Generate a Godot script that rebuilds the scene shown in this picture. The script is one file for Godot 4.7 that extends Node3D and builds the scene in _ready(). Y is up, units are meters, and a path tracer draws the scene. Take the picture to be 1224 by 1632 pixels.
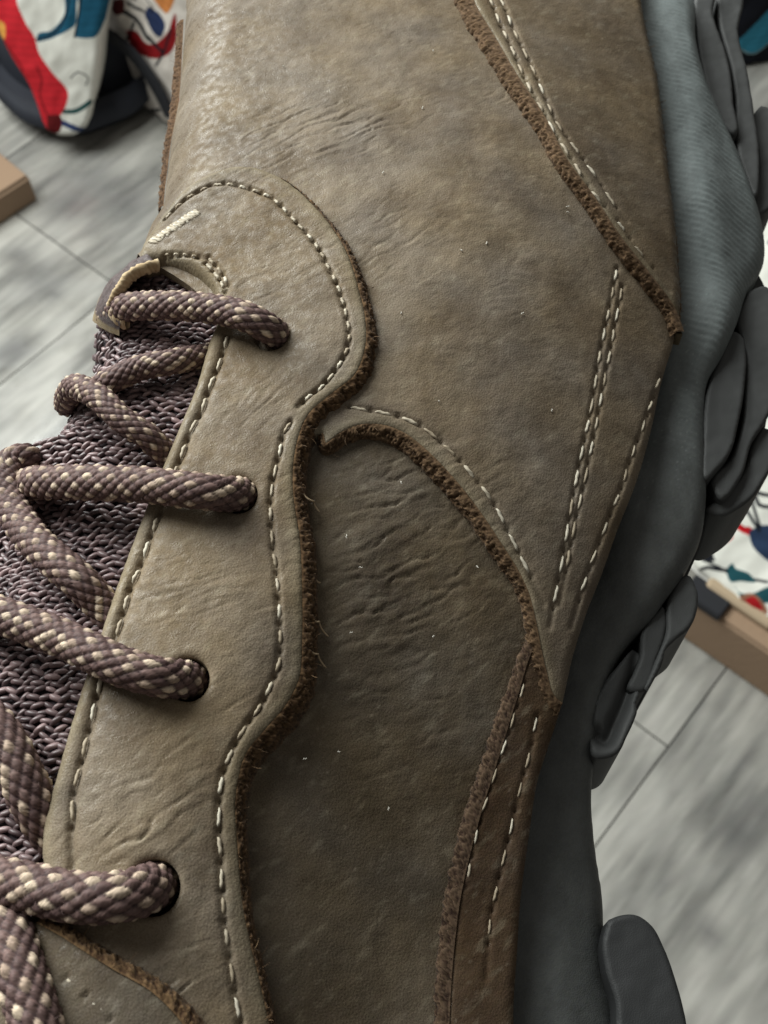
extends Node3D
# A worn brown leather hiking shoe seen close up, held above a tiled floor with printed bags and cartons on it.
# Shoe shapes are given in shoe millimetres: x across (towards the sole), y along (towards the toe), h up.

const K := 0.00085
const SHOE_AT := Vector3(0, 1.15, 0)
var UP_AT := [-3.905,11.432,-0.141,10.882,3.590,11.983,5.530,13.222,-3.724,7.064,-0.126,6.525,3.158,7.172,5.359,8.574,-3.984,4.894,-0.115,3.157,2.902,3.740,4.964,4.461,-2.734,3.034,-4.622,3.310,-3.170,0.594,-1.162,-0.062,0.797,0.173,2.717,0.527,3.604,0.320,-4.945,0.880,-3.755,-1.961,-1.729,-2.429,-0.103,-2.135,2.241,-1.800,2.745,-1.675,-5.212,-1.803,-4.063,-4.847,-2.694,-4.872,-1.726,-4.798,-0.098,-4.529,1.622,-4.333,2.079,-4.284,-5.410,-4.363,-3.848,-6.776,-2.523,-6.776,-1.520,-6.734,-0.093,-6.617,1.711,-6.511,-5.103,-6.747,-2.000,15.000,2.000,15.000,4.500,15.000,-3.000,-11.000,0.000,-11.000,2.500,-11.000,-6.000,-11.000,-5.500,0.000,6.000,2.000,4.000,-6.000]
var UP_W := [0.0750953,-0.0283811,-0.061652,0.175985,-0.0989656,-0.0429772,0.0896385,-0.0866485,0.264615,0.083047,-0.0318086,0.0451979,-0.205151,-0.284127,-0.230783,0.126339,-0.118864,0.0667364,0.106934,1.49515,-0.474051,0.392814,-0.337264,0.663629,-0.573218,0.897847,-0.168172,-0.00550972,0.313867,-0.338176,0.108527,0.00370601,-0.0440736,0.0839671,-0.0129798,0.334197,-0.527038,0.117398,-0.0621914,-0.0717316,0.159872,-0.194259,-0.171411,0.331471,-0.156929,0.0182722,-1.58451,-0.0767746,0.0333445,57.848,-1.20453,-1.27002]
var SOLE_AT := [5.530,13.222,6.211,13.290,6.840,13.910,5.298,8.075,5.988,8.023,7.036,8.703,5.247,5.481,5.841,5.106,6.662,5.766,4.688,3.097,5.053,2.956,5.525,3.167,3.538,0.087,4.177,-0.017,4.832,0.190,2.598,-2.228,3.139,-2.264,3.756,-1.173,2.142,-4.008,2.592,-4.008,3.097,-3.906,1.808,-6.235,2.445,-6.235,3.235,-6.163,4.000,15.000,6.000,15.000,2.000,-11.000,4.000,-11.000]
var SOLE_W := [-0.503579,0.871469,-0.316602,-0.704279,1.34615,-0.447587,-0.978003,2.19904,-0.974111,-2.13958,3.62106,-1.94899,-1.21555,3.28093,-1.37504,-0.956713,2.31241,-1.5566,-0.897243,2.56223,-2.21804,-1.0451,1.9658,-0.907139,0.0543298,-0.0450114,-0.0539947,0.069762,10.6262,-3.16338,-1.4466]
var CURVES := {"left": [-14.00,152.00,-22.00,146.00,-28.00,135.00,-41.18,131.27,-40.55,124.46,-39.45,108.26,-38.88,93.20,-39.27,84.16,-39.30,72.26,-39.51,62.51,-41.35,57.59,-41.96,53.97,-43.77,49.83,-47.45,46.59,-48.94,42.56,-48.90,36.30,-47.96,29.62,-49.29,24.57,-50.76,22.18,-52.12,17.87,-54.44,14.79,-65.15,16.07,-79.26,15.41,-88.90,-1.61,-77.63,-38.24,-69.38,-66.00,-75.00,-90.00,-70.00,-115.00],
	"seam": [30.00,152.00,42.00,142.00,57.40,152.58,52.75,126.83,52.60,113.83,53.31,104.52,53.27,92.56,52.65,78.52,52.29,65.20,51.61,55.90,51.25,48.49,49.17,40.00,47.80,36.40,46.28,32.25,43.48,22.83,40.08,13.03,35.75,3.20,33.12,-3.21,30.18,-9.84,27.28,-17.75,25.70,-23.43,24.22,-27.43,23.19,-30.07,21.66,-34.19,20.15,-41.46,18.70,-49.36,17.76,-57.07,16.88,-65.48,24.00,-90.00,20.00,-115.00],
	"cap_edge": [15.47,116.83,16.63,104.95,19.68,96.04,23.37,85.36,27.90,74.83,31.02,66.15,35.36,59.88,39.76,53.52,44.92,48.75,49.37,44.57,50.68,41.20],
	"arch": [-11.94,7.73,-8.87,9.39,-8.39,7.78,-6.28,9.43,-3.61,10.92,-0.09,11.21,2.99,10.25,5.61,8.45,8.31,6.07,11.37,2.91,14.06,-0.31,16.66,-3.81,18.91,-6.83,20.62,-9.89,21.56,-13.32,22.31,-17.08,23.08,-20.28,24.24,-23.30,25.48,-24.05],
	"vamp_under": [-12.71,9.27,-17.70,19.25,-27.41,34.83,-32.92,40.65,-39.12,45.50],
	"eye_out": [-38.89,43.84,-38.31,48.64,-37.05,51.92,-35.67,54.07,-32.43,57.75,-29.00,59.66,-24.36,60.85,-21.31,60.36,-18.21,58.48,-13.96,54.59,-10.90,50.31,-7.91,45.42,-5.38,39.66,-3.68,33.04,-2.70,27.98,-2.66,22.60,-4.17,17.88,-7.29,14.75,-10.68,11.01,-11.89,7.47,-12.39,4.01,-12.15,-2.89,-11.34,-7.19,-10.68,-15.86,-10.51,-22.17,-10.76,-27.41,-12.35,-31.22,-14.50,-34.35,-16.85,-38.11,-17.55,-41.54,-17.57,-45.33,-17.43,-46.49,-16.96,-50.24,-16.31,-55.00,-15.28,-59.15,-14.06,-63.14,-13.09,-66.56,-12.67,-68.23,-9.00,-80.00,-5.00,-100.00],
	"eye_in": [-38.18,43.04,-34.64,42.98,-31.01,41.07,-28.42,38.81,-26.43,36.07,-25.42,32.87,-25.38,29.81,-26.03,27.05,-27.45,17.58,-29.45,9.51,-31.38,2.45,-32.92,-3.35,-34.76,-11.36,-36.09,-19.34,-36.51,-22.04,-37.62,-28.96,-38.87,-37.69,-39.82,-44.28,-40.13,-47.04,-39.80,-50.28,-39.29,-52.14,-39.60,-55.11,-40.38,-57.79,-40.38,-62.42,-39.82,-68.28,-46.00,-80.00,-48.00,-100.00],
	"strip_edge": [23.50,-12.90,22.46,-15.27,21.16,-17.40,18.76,-23.85,15.95,-31.82,13.59,-38.31,11.35,-45.44,10.13,-50.13,9.15,-55.88,8.13,-65.95,8.00,-90.00,6.00,-112.00],
	"collar_edge": [-38.26,-58.24,-35.17,-59.76,-32.84,-61.09,-29.00,-63.18,-24.78,-65.36,-21.93,-67.81,-20.96,-68.88,-24.00,-90.00],
	"sole_right": [52.00,152.00,75.24,166.44,70.53,146.01,65.48,121.36,66.26,111.67,68.83,102.95,71.41,94.86,73.06,87.75,74.59,79.01,73.92,71.81,68.13,61.15,63.66,50.70,59.41,42.55,57.00,38.68,55.56,32.07,54.55,23.68,53.83,15.18,52.05,8.12,48.90,2.30,44.24,-3.88,41.08,-7.84,38.34,-10.41,36.07,-13.72,34.28,-17.47,32.33,-22.57,31.40,-28.58,30.93,-33.52,31.35,-40.47,32.17,-47.47,31.88,-53.39,31.83,-57.09,32.98,-61.03,33.07,-64.62,42.00,-90.00,40.00,-112.00],
	"outsole": [71.45,165.28,67.90,138.37,70.13,100.84,73.73,86.62,72.58,73.23,64.73,56.02,56.47,38.69,53.07,17.64,49.66,7.89,43.98,-0.25,37.43,-9.15,33.92,-14.49,30.82,-21.73,30.49,-25.53,32.37,-25.93,36.15,-21.73,38.00,-16.07,40.01,-13.97,42.51,-8.60,47.08,-4.19,49.63,2.04,54.36,11.49,56.93,18.26,61.63,20.79,66.38,28.55,72.23,50.09,74.21,66.81,72.95,73.23,75.12,86.62,78.60,100.84,79.29,114.01,78.24,127.94,80.05,147.04,82.84,165.28]}
var SEAMS := {"eye_a": [-35.45,51.79,-34.11,53.27,-32.17,54.95,-30.17,56.10,-28.26,57.02,-25.13,56.90,-23.11,56.01,-20.46,54.65,-17.93,52.81,-15.79,50.12,-13.67,46.98,-11.70,44.18,-9.65,40.57,-8.21,36.86,-6.91,33.76,-6.19,30.90,-5.49,28.01,-5.07,24.21,-5.59,21.48,-6.91,18.89,-9.02,15.67,-10.77,14.17,-12.24,12.36],
	"eye_b": [-13.22,9.93,-14.11,7.93,-14.51,4.85,-15.20,0.91,-15.44,-3.39,-14.94,-8.93,-14.16,-13.78,-13.63,-18.95,-13.33,-22.68,-13.43,-26.36,-14.33,-28.86,-15.29,-31.42,-17.03,-34.35,-18.49,-37.57,-19.40,-40.65,-19.63,-43.97,-19.59,-44.63,-19.27,-48.73,-18.84,-52.50,-18.33,-56.66,-17.64,-60.19,-16.90,-63.65,-16.18,-66.79,-15.65,-69.06],
	"eye_c": [-23.38,26.12,-24.11,20.88,-25.17,16.84,-26.14,11.93,-27.19,9.38,-28.17,5.21,-29.67,-0.63,-30.47,-4.08,-31.37,-7.86,-32.28,-12.56,-33.26,-16.23,-33.70,-20.35,-34.13,-23.09,-34.84,-27.18,-35.22,-29.49,-35.65,-34.36,-36.12,-39.05,-36.60,-43.03,-36.16,-48.66,-35.55,-52.14],
	"eye_d": [-34.69,43.61,-32.61,43.33,-30.22,42.65,-28.13,41.70],
	"eye_e": [-27.43,41.71,-26.00,39.77,-24.66,37.63,-23.61,35.04],
	"eye_f": [-27.76,40.78,-26.43,38.86,-25.21,36.98,-24.04,34.13],
	"arch_a": [-5.08,13.89,-2.09,13.46,2.09,12.91,5.01,11.94,8.09,9.82,10.81,7.37,13.71,4.37,15.87,1.80,17.66,-1.40,19.36,-4.55,21.16,-7.70,22.98,-11.12],
	"vamp_a": [39.02,49.14,36.89,40.51,35.27,34.38,33.83,28.53,32.50,22.08,31.08,16.58,29.73,11.45,28.43,6.10,27.32,1.12,26.24,-4.03,24.99,-9.20,23.85,-14.11],
	"vamp_b": [39.66,45.75,37.52,37.08,36.01,30.87,34.44,24.86,32.90,18.36,31.50,13.11,30.15,7.63,28.81,3.15,27.62,-1.75,26.34,-6.98,25.33,-10.76],
	"vamp_c": [45.63,31.93,44.50,28.94,41.58,21.64,38.74,15.01,36.42,9.03,33.69,2.91,31.15,-2.78,29.01,-8.23,27.23,-13.40],
	"cap_a": [19.60,107.88,21.09,100.56,23.15,92.42,24.82,84.86,27.23,77.69,29.54,71.39,32.45,65.65,35.42,60.46,39.38,56.85],
	"cap_b": [21.67,108.62,22.42,105.14,24.16,97.14,26.21,89.81,28.03,82.02,29.84,74.90,32.81,69.72,36.37,64.49,38.48,60.84,41.24,57.62],
	"cap_c": [39.38,56.85,42.79,52.85,45.94,50.19,48.56,47.74],
	"strip_a": [21.59,-26.24,20.44,-31.21,18.84,-36.10,17.74,-40.14,16.26,-45.19,14.98,-49.69,14.07,-53.57,13.31,-60.28],
	"strip_b": [20.00,-22.01,18.83,-24.89,17.46,-28.89,16.31,-31.78,14.79,-35.95,13.48,-39.34,11.78,-45.40,10.82,-50.06],
	"collar_a": [-33.74,-59.31,-33.55,-60.76,-33.78,-62.25],
	"collar_b": [-34.23,-64.13,-30.88,-66.63,-28.36,-68.57]}
var EYELETS := [-16.73,25.52,-19.85,-1.94,-24.36,-29.04,-26.14,-54.12]
var LUGS := {"a": [69.70,146.30,67.84,137.72,67.08,125.38,67.38,111.74,69.17,101.36,70.26,100.28,71.85,109.85,72.61,123.38,71.49,136.67,72.19,146.30],
	"b": [75.18,149.16,73.97,136.24,74.41,123.95,73.79,112.26,72.18,101.11,72.21,90.13,73.16,85.33,75.31,93.96,76.68,108.48,77.28,121.96,77.32,134.15,79.10,149.16],
	"c": [80.38,114.70,78.07,111.07,77.65,104.51,76.67,95.45,74.36,86.72,73.92,83.33,75.21,83.66,77.96,86.72,81.78,104.51,82.35,113.93],
	"d": [63.12,50.08,59.61,43.01,56.98,36.99,54.63,26.49,53.91,18.36,55.39,19.96,58.35,23.70,60.97,30.37,63.30,38.35,64.61,45.25,64.34,49.22],
	"e": [68.62,61.24,65.52,54.06,65.86,48.25,64.53,38.47,62.60,30.44,59.63,23.74,55.45,18.37,56.35,15.92,59.84,19.61,63.59,27.84,67.16,33.08,71.03,45.41,73.52,58.52,71.97,63.07],
	"f": [66.92,32.09,64.48,27.88,62.68,23.38,58.70,18.36,56.73,16.51,54.56,14.55,56.34,13.82,59.85,15.53,62.77,17.98,65.11,21.23,67.73,25.30,69.27,30.50],
	"g": [47.58,0.45,45.08,-4.32,44.61,-8.11,41.80,-14.44,39.91,-18.33,41.06,-16.60,42.90,-13.29,43.25,-12.04,45.17,-9.93,47.81,-7.68,49.25,-5.09,49.90,-1.01,48.99,1.24],
	"k": [44.19,-4.30,40.58,-8.96,39.82,-13.19,38.56,-15.78,37.52,-18.33,38.45,-18.54,39.94,-18.03,41.66,-14.02,43.83,-8.96,44.48,-5.18],
	"h": [39.15,-11.30,36.49,-14.44,33.76,-17.72,32.07,-20.54,31.33,-24.49,31.09,-29.12,33.72,-28.74,34.32,-28.26,35.78,-25.86,37.29,-23.12,37.81,-21.83,37.74,-20.74,38.35,-18.63,37.33,-18.33,38.55,-15.06,39.48,-11.83],
	"i": [31.79,-51.50,33.36,-50.91,35.94,-50.91,37.58,-52.10,38.92,-54.95,40.11,-59.38,40.82,-65.26,40.75,-68.34,31.82,-68.34,31.81,-61.79,30.91,-57.83,30.82,-54.20]}
var LUG_H := {"a": -17, "b": -19, "c": -22, "d": -19, "e": -21, "f": -23, "g": -22, "k": -22.5, "h": -22, "i": -27}
var LACES := {"1": [-44.67,38.71,-3.36,-41.83,35.98,1.63,-39.47,34.11,4.60,-34.52,32.07,7.32,-27.36,29.80,9.57,-22.83,27.74,11.03,-19.42,25.85,11.74,-17.45,25.22,10.80,-16.04,25.82,8.17,-15.83,27.67,4.81,-16.27,30.37,0.80],
	"2": [-45.87,24.05,-5.61,-43.20,21.46,0.78,-40.49,20.43,4.09,-36.46,21.70,5.33,-31.75,22.40,5.94,-29.00,24.10,4.65,-26.16,26.44,2.39,-22.60,28.36,0.85],
	"3": [-49.94,22.56,-5.22,-47.86,20.39,0.63,-45.63,18.97,4.51,-43.47,16.95,6.33,-40.79,14.27,7.87,-36.89,10.34,8.04,-33.40,8.30,6.93,-31.45,7.15,4.62,-28.66,5.36,2.39],
	"4": [-56.59,9.48,-8.96,-52.69,6.20,-2.46,-49.67,3.94,1.77,-45.13,1.86,5.17,-40.27,0.39,7.56,-35.19,-0.90,9.35,-31.92,-1.76,10.44,-27.42,-2.96,11.44,-23.63,-3.38,11.33,-21.34,-2.77,9.81,-19.88,-1.21,7.03,-19.69,0.93,3.46,-20.16,3.21,-0.52],
	"5": [-53.39,10.83,-10.05,-53.46,11.10,-6.06,-54.13,10.45,-2.21,-55.42,9.13,-1.53,-55.40,6.20,-1.21,-53.97,2.02,-0.49,-50.64,-3.49,1.91,-47.29,-7.73,4.21,-44.26,-10.74,5.69,-40.17,-14.36,5.98,-37.79,-16.46,4.20,-35.34,-19.11,2.39],
	"6": [-90.79,11.04,-42.57,-76.67,-0.67,-22.68,-62.95,-10.73,-5.35,-54.44,-16.98,4.12,-49.60,-19.74,7.72,-43.89,-22.56,9.66,-39.22,-24.84,10.94,-35.80,-26.88,12.16,-31.37,-29.08,12.70,-27.95,-29.93,12.19,-25.85,-29.41,9.88,-24.74,-28.18,6.58,-24.86,-26.91,3.17,-25.56,-25.41,-0.84],
	"7": [-84.79,-6.13,-36.65,-64.24,-22.95,-5.85,-53.37,-30.63,4.88,-48.79,-34.09,7.59,-45.91,-37.14,8.33,-43.36,-41.23,7.79,-41.44,-44.52,6.06,-39.57,-47.43,2.82],
	"8": [-70.01,-45.23,-17.94,-59.89,-49.44,-2.09,-51.11,-51.66,6.72,-43.18,-53.84,10.25,-38.36,-55.00,11.55,-33.74,-56.01,12.55,-29.51,-55.98,12.39,-27.49,-55.04,10.43,-26.76,-53.78,7.37,-26.75,-52.66,3.82,-27.36,-51.68,-0.06],
	"9": [-68.43,-46.72,-16.92,-57.11,-51.23,-1.82,-48.53,-54.09,6.55,-44.61,-56.27,8.77,-41.92,-58.51,9.97,-39.78,-62.18,11.31,-37.68,-66.15,11.79,-36.04,-69.78,11.66,-34.99,-73.80,10.11]}
var LOOP_INNER := [-35.53,41.44,5.70,-37.89,39.96,6.48,-39.70,38.40,6.37,-41.03,36.62,5.50,-41.99,35.86,4.17,-42.49,35.24,2.80,-41.68,33.37,2.34,-40.04,32.66,2.29]
var LOOP_OUTER := [-39.25,45.89,1.96,-42.04,46.88,-0.92,-44.25,46.65,-3.27,-46.39,45.47,-4.72,-47.73,44.16,-5.88,-48.54,42.26,-6.84,-46.60,37.27,-3.66,-41.61,31.85,0.35]
var BARTACK := [-37.03,46.55,5.73,-30.06,51.25,7.45]
var CREASES := [[-9.640,67.145,0.520,17.037,5.770,0.300,1.000],
	[-15.086,71.533,0.479,15.542,6.407,0.220,1.000],
	[-17.538,34.677,0.410,7.314,5.848,0.140,1.100],
	[-35.105,-9.141,0.372,9.023,4.437,0.150,1.100],
	[-19.166,-16.384,0.310,4.204,4.853,0.160,1.200],
	[3.206,-29.596,0.367,10.310,10.476,0.160,0.900],
	[-1.176,43.418,0.706,13.167,8.846,0.130,1.100],
	[2.455,-5.492,0.546,16.065,12.632,0.300,0.950],
	[-1.028,-14.650,0.368,11.280,9.597,0.280,1.000],
	[4.312,5.729,0.375,7.906,3.636,0.350,1.000],
	[-28.170,-47.429,0.644,9.400,5.014,0.300,0.950],
	[-26.597,-40.676,0.551,6.631,4.392,0.200,1.000],
	[-25.713,-16.542,0.276,7.533,5.737,0.160,1.200],
	[-22.092,-31.336,0.524,5.988,4.540,0.200,1.200],
	[-23.278,-63.425,0.461,5.059,4.660,0.300,1.100],
	[-17.464,14.717,0.893,6.955,5.473,0.140,1.400],
	[20.674,81.701,-2.358,6.596,4.656,0.120,1.400],
	[20.312,35.405,0.458,7.096,12.932,0.080,1.500]]
var FRAY := [-9.08,-18.38,3.79,-9.22,-22.65,3.27,-10.15,-11.54,5.04,-10.42,-0.95,6.27]
var LUG_DENT := [39.35,-11.30,38.55,-15.06,36.90,-18.83,34.63,-23.32,32.55,-26.44,31.69,-25.66]
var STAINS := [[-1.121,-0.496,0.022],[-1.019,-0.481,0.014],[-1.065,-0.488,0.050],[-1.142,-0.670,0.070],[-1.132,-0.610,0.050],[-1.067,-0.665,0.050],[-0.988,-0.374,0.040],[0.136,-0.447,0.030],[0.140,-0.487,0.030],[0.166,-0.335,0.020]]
var LINT := [30.60,56.44,2.20,-4.38,-19.47,1.14,-10.03,-36.73,1.02,28.83,69.73,3.24,8.73,91.41,6.53,2.65,30.09,7.78,6.64,75.27,7.59,16.20,45.45,6.48,-5.10,-6.25,4.01,-5.84,-35.15,-1.30,6.75,-18.16,-2.86,21.41,33.33,3.89,-17.71,87.07,6.68,-0.20,59.18,8.30,2.49,2.63,3.74,-3.18,-10.31,2.65,8.09,15.81,5.10,25.46,17.80,-0.14,30.69,57.55,2.22,12.11,43.14,7.26,0.66,-40.97,-6.76,13.15,-7.94,-1.95]


var rng := RandomNumberGenerator.new()
var noise_broad := FastNoiseLite.new()
var noise_mid := FastNoiseLite.new()
var noise_fine := FastNoiseLite.new()
var noise_warp := FastNoiseLite.new()
var noise_scuff := FastNoiseLite.new()
var up_grid := PackedFloat32Array()
var sole_grid := PackedFloat32Array()
var left_x := PackedFloat32Array()
var hair_at: Array[Transform3D] = []
var hair_tone: Array[Color] = []
const GX := -140.0
const GY := -130.0
const GS := 2.0
const GW := 120
const GH := 155

func _ready():
	rng.seed = 41
	# ---------- camera
	var cam := Camera3D.new()
	cam.name = "camera"
	cam.keep_aspect = Camera3D.KEEP_HEIGHT
	var lens := CameraAttributesPhysical.new()
	lens.frustum_focal_length = 26.952
	lens.frustum_focus_distance = 0.140
	lens.exposure_aperture = 42.0
	lens.frustum_near = 0.01
	lens.frustum_far = 40.0
	cam.attributes = lens
	cam.fov = 48.0
	cam.near = 0.01
	cam.far = 40.0
	add_child(cam)
	cam.position = SHOE_AT + Vector3(0, 143.0 * K, 82.5 * K)
	cam.rotation_degrees = Vector3(-60, 0, 0)
	cam.current = true
	# ---------- surroundings and light: an indoor scene lit from a window on the left
	var world := WorldEnvironment.new()
	world.name = "room_light"
	var env := Environment.new()
	env.background_mode = Environment.BG_COLOR
	env.background_color = Color(0.40, 0.395, 0.38)
	env.background_energy_multiplier = 1.0
	env.tonemap_mode = Environment.TONE_MAPPER_LINEAR
	env.tonemap_exposure = 1.16
	env.sdfgi_enabled = true
	env.ssao_enabled = true
	env.ssil_enabled = true
	world.environment = env
	add_child(world)
	area_light("window_light", Vector3(-1.02, 2.0, -1.08), Vector3(-0.05, 1.1, -0.05), Vector2(1.3, 1.5), Color(0.985, 1.0, 0.985), 7.6)
	setup()
	# ---------- setting
	build_floor()
	# ---------- the shoe
	build_shoe()
	# ---------- things on the floor
	build_background()

func area_light(called, at, target, size, colour, energy):
	var l := AreaLight3D.new()
	l.name = called
	l.area_size = size
	l.light_color = colour
	l.light_energy = energy
	l.shadow_enabled = true
	add_child(l)
	l.look_at_from_position(at, target, Vector3.UP)
	return l

# =====================================================================  helpers
func setup():
	for q in [[noise_broad, 11, 0.055, 4], [noise_mid, 12, 0.35, 3], [noise_fine, 13, 1.6, 2], [noise_warp, 14, 0.16, 2], [noise_scuff, 15, 0.22, 4]]:
		q[0].seed = q[1]
		q[0].frequency = q[2]
		q[0].fractal_octaves = q[3]
		q[0].noise_type = FastNoiseLite.TYPE_SIMPLEX_SMOOTH
	up_grid = fill_grid(UP_AT, UP_W)
	sole_grid = fill_grid(SOLE_AT, SOLE_W)
	var left := smooth(pts(CURVES["left"]), 0.4)
	left_x.resize(600)
	var seg := 0
	for i in 600:
		var y := 155.0 - i * 0.5
		while seg < left.size() - 2 and left[seg + 1].y > y:
			seg += 1
		var a: Vector2 = left[seg]
		var b: Vector2 = left[seg + 1]
		left_x[i] = lerpf(a.x, b.x, clampf((a.y - y) / maxf(a.y - b.y, 0.0001), 0.0, 1.0))

func fill_grid(at: Array, w: Array) -> PackedFloat32Array:
	var g := PackedFloat32Array()
	g.resize(GW * GH)
	var n: int = at.size() / 2
	var cx := PackedFloat32Array(at)
	for j in GH:
		for i in GW:
			var x := (GX + i * GS) / 10.0
			var y := (GY + j * GS) / 10.0
			var h: float = w[n] + w[n + 1] * x + w[n + 2] * y
			for k in n:
				var dx := cx[k * 2] - x
				var dy := cx[k * 2 + 1] - y
				var d := sqrt(dx * dx + dy * dy)
				h += w[k] * d * d * d
			g[j * GW + i] = h
	return g

func look(g: PackedFloat32Array, x: float, y: float) -> float:
	var fx := clampf((x - GX) / GS, 1.0, GW - 3.001)
	var fy := clampf((y - GY) / GS, 1.0, GH - 3.001)
	var i := int(fx)
	var j := int(fy)
	var u := fx - i
	var v := fy - j
	var at := (j - 1) * GW + i - 1
	var a := cubic_interpolate(g[at + 1], g[at + 2], g[at], g[at + 3], u)
	at += GW
	var b := cubic_interpolate(g[at + 1], g[at + 2], g[at], g[at + 3], u)
	at += GW
	var c := cubic_interpolate(g[at + 1], g[at + 2], g[at], g[at + 3], u)
	at += GW
	var d := cubic_interpolate(g[at + 1], g[at + 2], g[at], g[at + 3], u)
	return cubic_interpolate(b, c, a, d, v)

func left_edge(y: float) -> float:
	return left_x[clampi(int((155.0 - y) * 2.0), 0, 599)]

func upper(x: float, y: float) -> float:
	var h := look(up_grid, x, y)
	var s := x - left_edge(y)
	if s < 11.0:
		s = maxf(s, 0.0)
		h -= 11.0 - sqrt(maxf(0.0, 121.0 - (11.0 - s) * (11.0 - s)))
	return h

func sole(x: float, y: float) -> float:
	return look(sole_grid, x, y)

func flat(_x: float, _y: float) -> float:
	return 0.0

func pts(a: Array) -> PackedVector2Array:
	var p := PackedVector2Array()
	for i in a.size() / 2:
		p.append(Vector2(a[i * 2], a[i * 2 + 1]))
	return p

func pts3(a: Array) -> PackedVector3Array:
	var p := PackedVector3Array()
	for i in a.size() / 3:
		p.append(Vector3(a[i * 3], a[i * 3 + 1], a[i * 3 + 2]))
	return p

func space(x: float, y: float, h: float) -> Vector3:
	return Vector3(x * K, h * K, -y * K)

func smooth(p: PackedVector2Array, step: float) -> PackedVector2Array:
	var o := PackedVector2Array()
	for i in p.size() - 1:
		var a := p[i]
		var b := p[i + 1]
		var pre := p[maxi(i - 1, 0)]
		var post := p[mini(i + 2, p.size() - 1)]
		var n := maxi(1, int(ceil(a.distance_to(b) / step)))
		for k in n:
			o.append(a.cubic_interpolate_in_time(b, pre, post, float(k) / n, a.distance_to(b), -a.distance_to(pre) if i > 0 else -1.0, a.distance_to(b) + b.distance_to(post) if i < p.size() - 2 else a.distance_to(b) + 1.0))
	o.append(p[p.size() - 1])
	return o

func smooth3(p: PackedVector3Array, step: float) -> PackedVector3Array:
	var o := PackedVector3Array()
	for i in p.size() - 1:
		var a := p[i]
		var b := p[i + 1]
		var pre := p[maxi(i - 1, 0)]
		var post := p[mini(i + 2, p.size() - 1)]
		var n := maxi(1, int(ceil(a.distance_to(b) / step)))
		for k in n:
			o.append(a.cubic_interpolate_in_time(b, pre, post, float(k) / n, a.distance_to(b), -a.distance_to(pre) if i > 0 else -1.0, a.distance_to(b) + b.distance_to(post) if i < p.size() - 2 else a.distance_to(b) + 1.0))
	o.append(p[p.size() - 1])
	return o

func shift(p: PackedVector2Array, dx: float, dy: float) -> PackedVector2Array:
	var o := PackedVector2Array()
	for q in p:
		o.append(q + Vector2(dx, dy))
	return o

func back(p: PackedVector2Array) -> PackedVector2Array:
	var o := p.duplicate()
	o.reverse()
	return o

func circle(c: Vector2, r: float, n := 40, squash := 1.0) -> PackedVector2Array:
	var o := PackedVector2Array()
	for i in n:
		var a := TAU * i / n
		o.append(c + Vector2(cos(a) * r, sin(a) * r * squash))
	return o

# segments sorted into square buckets, so that the distance to the nearest one is quick to find
func bucket(lines: Array, reach: float) -> Dictionary:
	var b := {"cell": maxf(reach, 1.0), "reach": reach}
	for p in lines:
		for i in p.size() - 1:
			var lo: Vector2 = Vector2(minf(p[i].x, p[i + 1].x) - reach, minf(p[i].y, p[i + 1].y) - reach) / b.cell
			var hi: Vector2 = Vector2(maxf(p[i].x, p[i + 1].x) + reach, maxf(p[i].y, p[i + 1].y) + reach) / b.cell
			for cy in range(floori(lo.y), floori(hi.y) + 1):
				for cx in range(floori(lo.x), floori(hi.x) + 1):
					var key := Vector2i(cx, cy)
					if not b.has(key):
						b[key] = PackedVector2Array()
					b[key].append(p[i])
					b[key].append(p[i + 1])
	return b

func near(b: Dictionary, x: float, y: float) -> float:
	var cell: float = b.cell
	var best: float = b.reach
	var key := Vector2i(floori(x / cell), floori(y / cell))
	if not b.has(key):
		return best
	var s: PackedVector2Array = b[key]
	var q := Vector2(x, y)
	for i in s.size() / 2:
		best = minf(best, q.distance_to(Geometry2D.get_closest_point_to_segment(q, s[i * 2], s[i * 2 + 1])))
	return best

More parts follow.
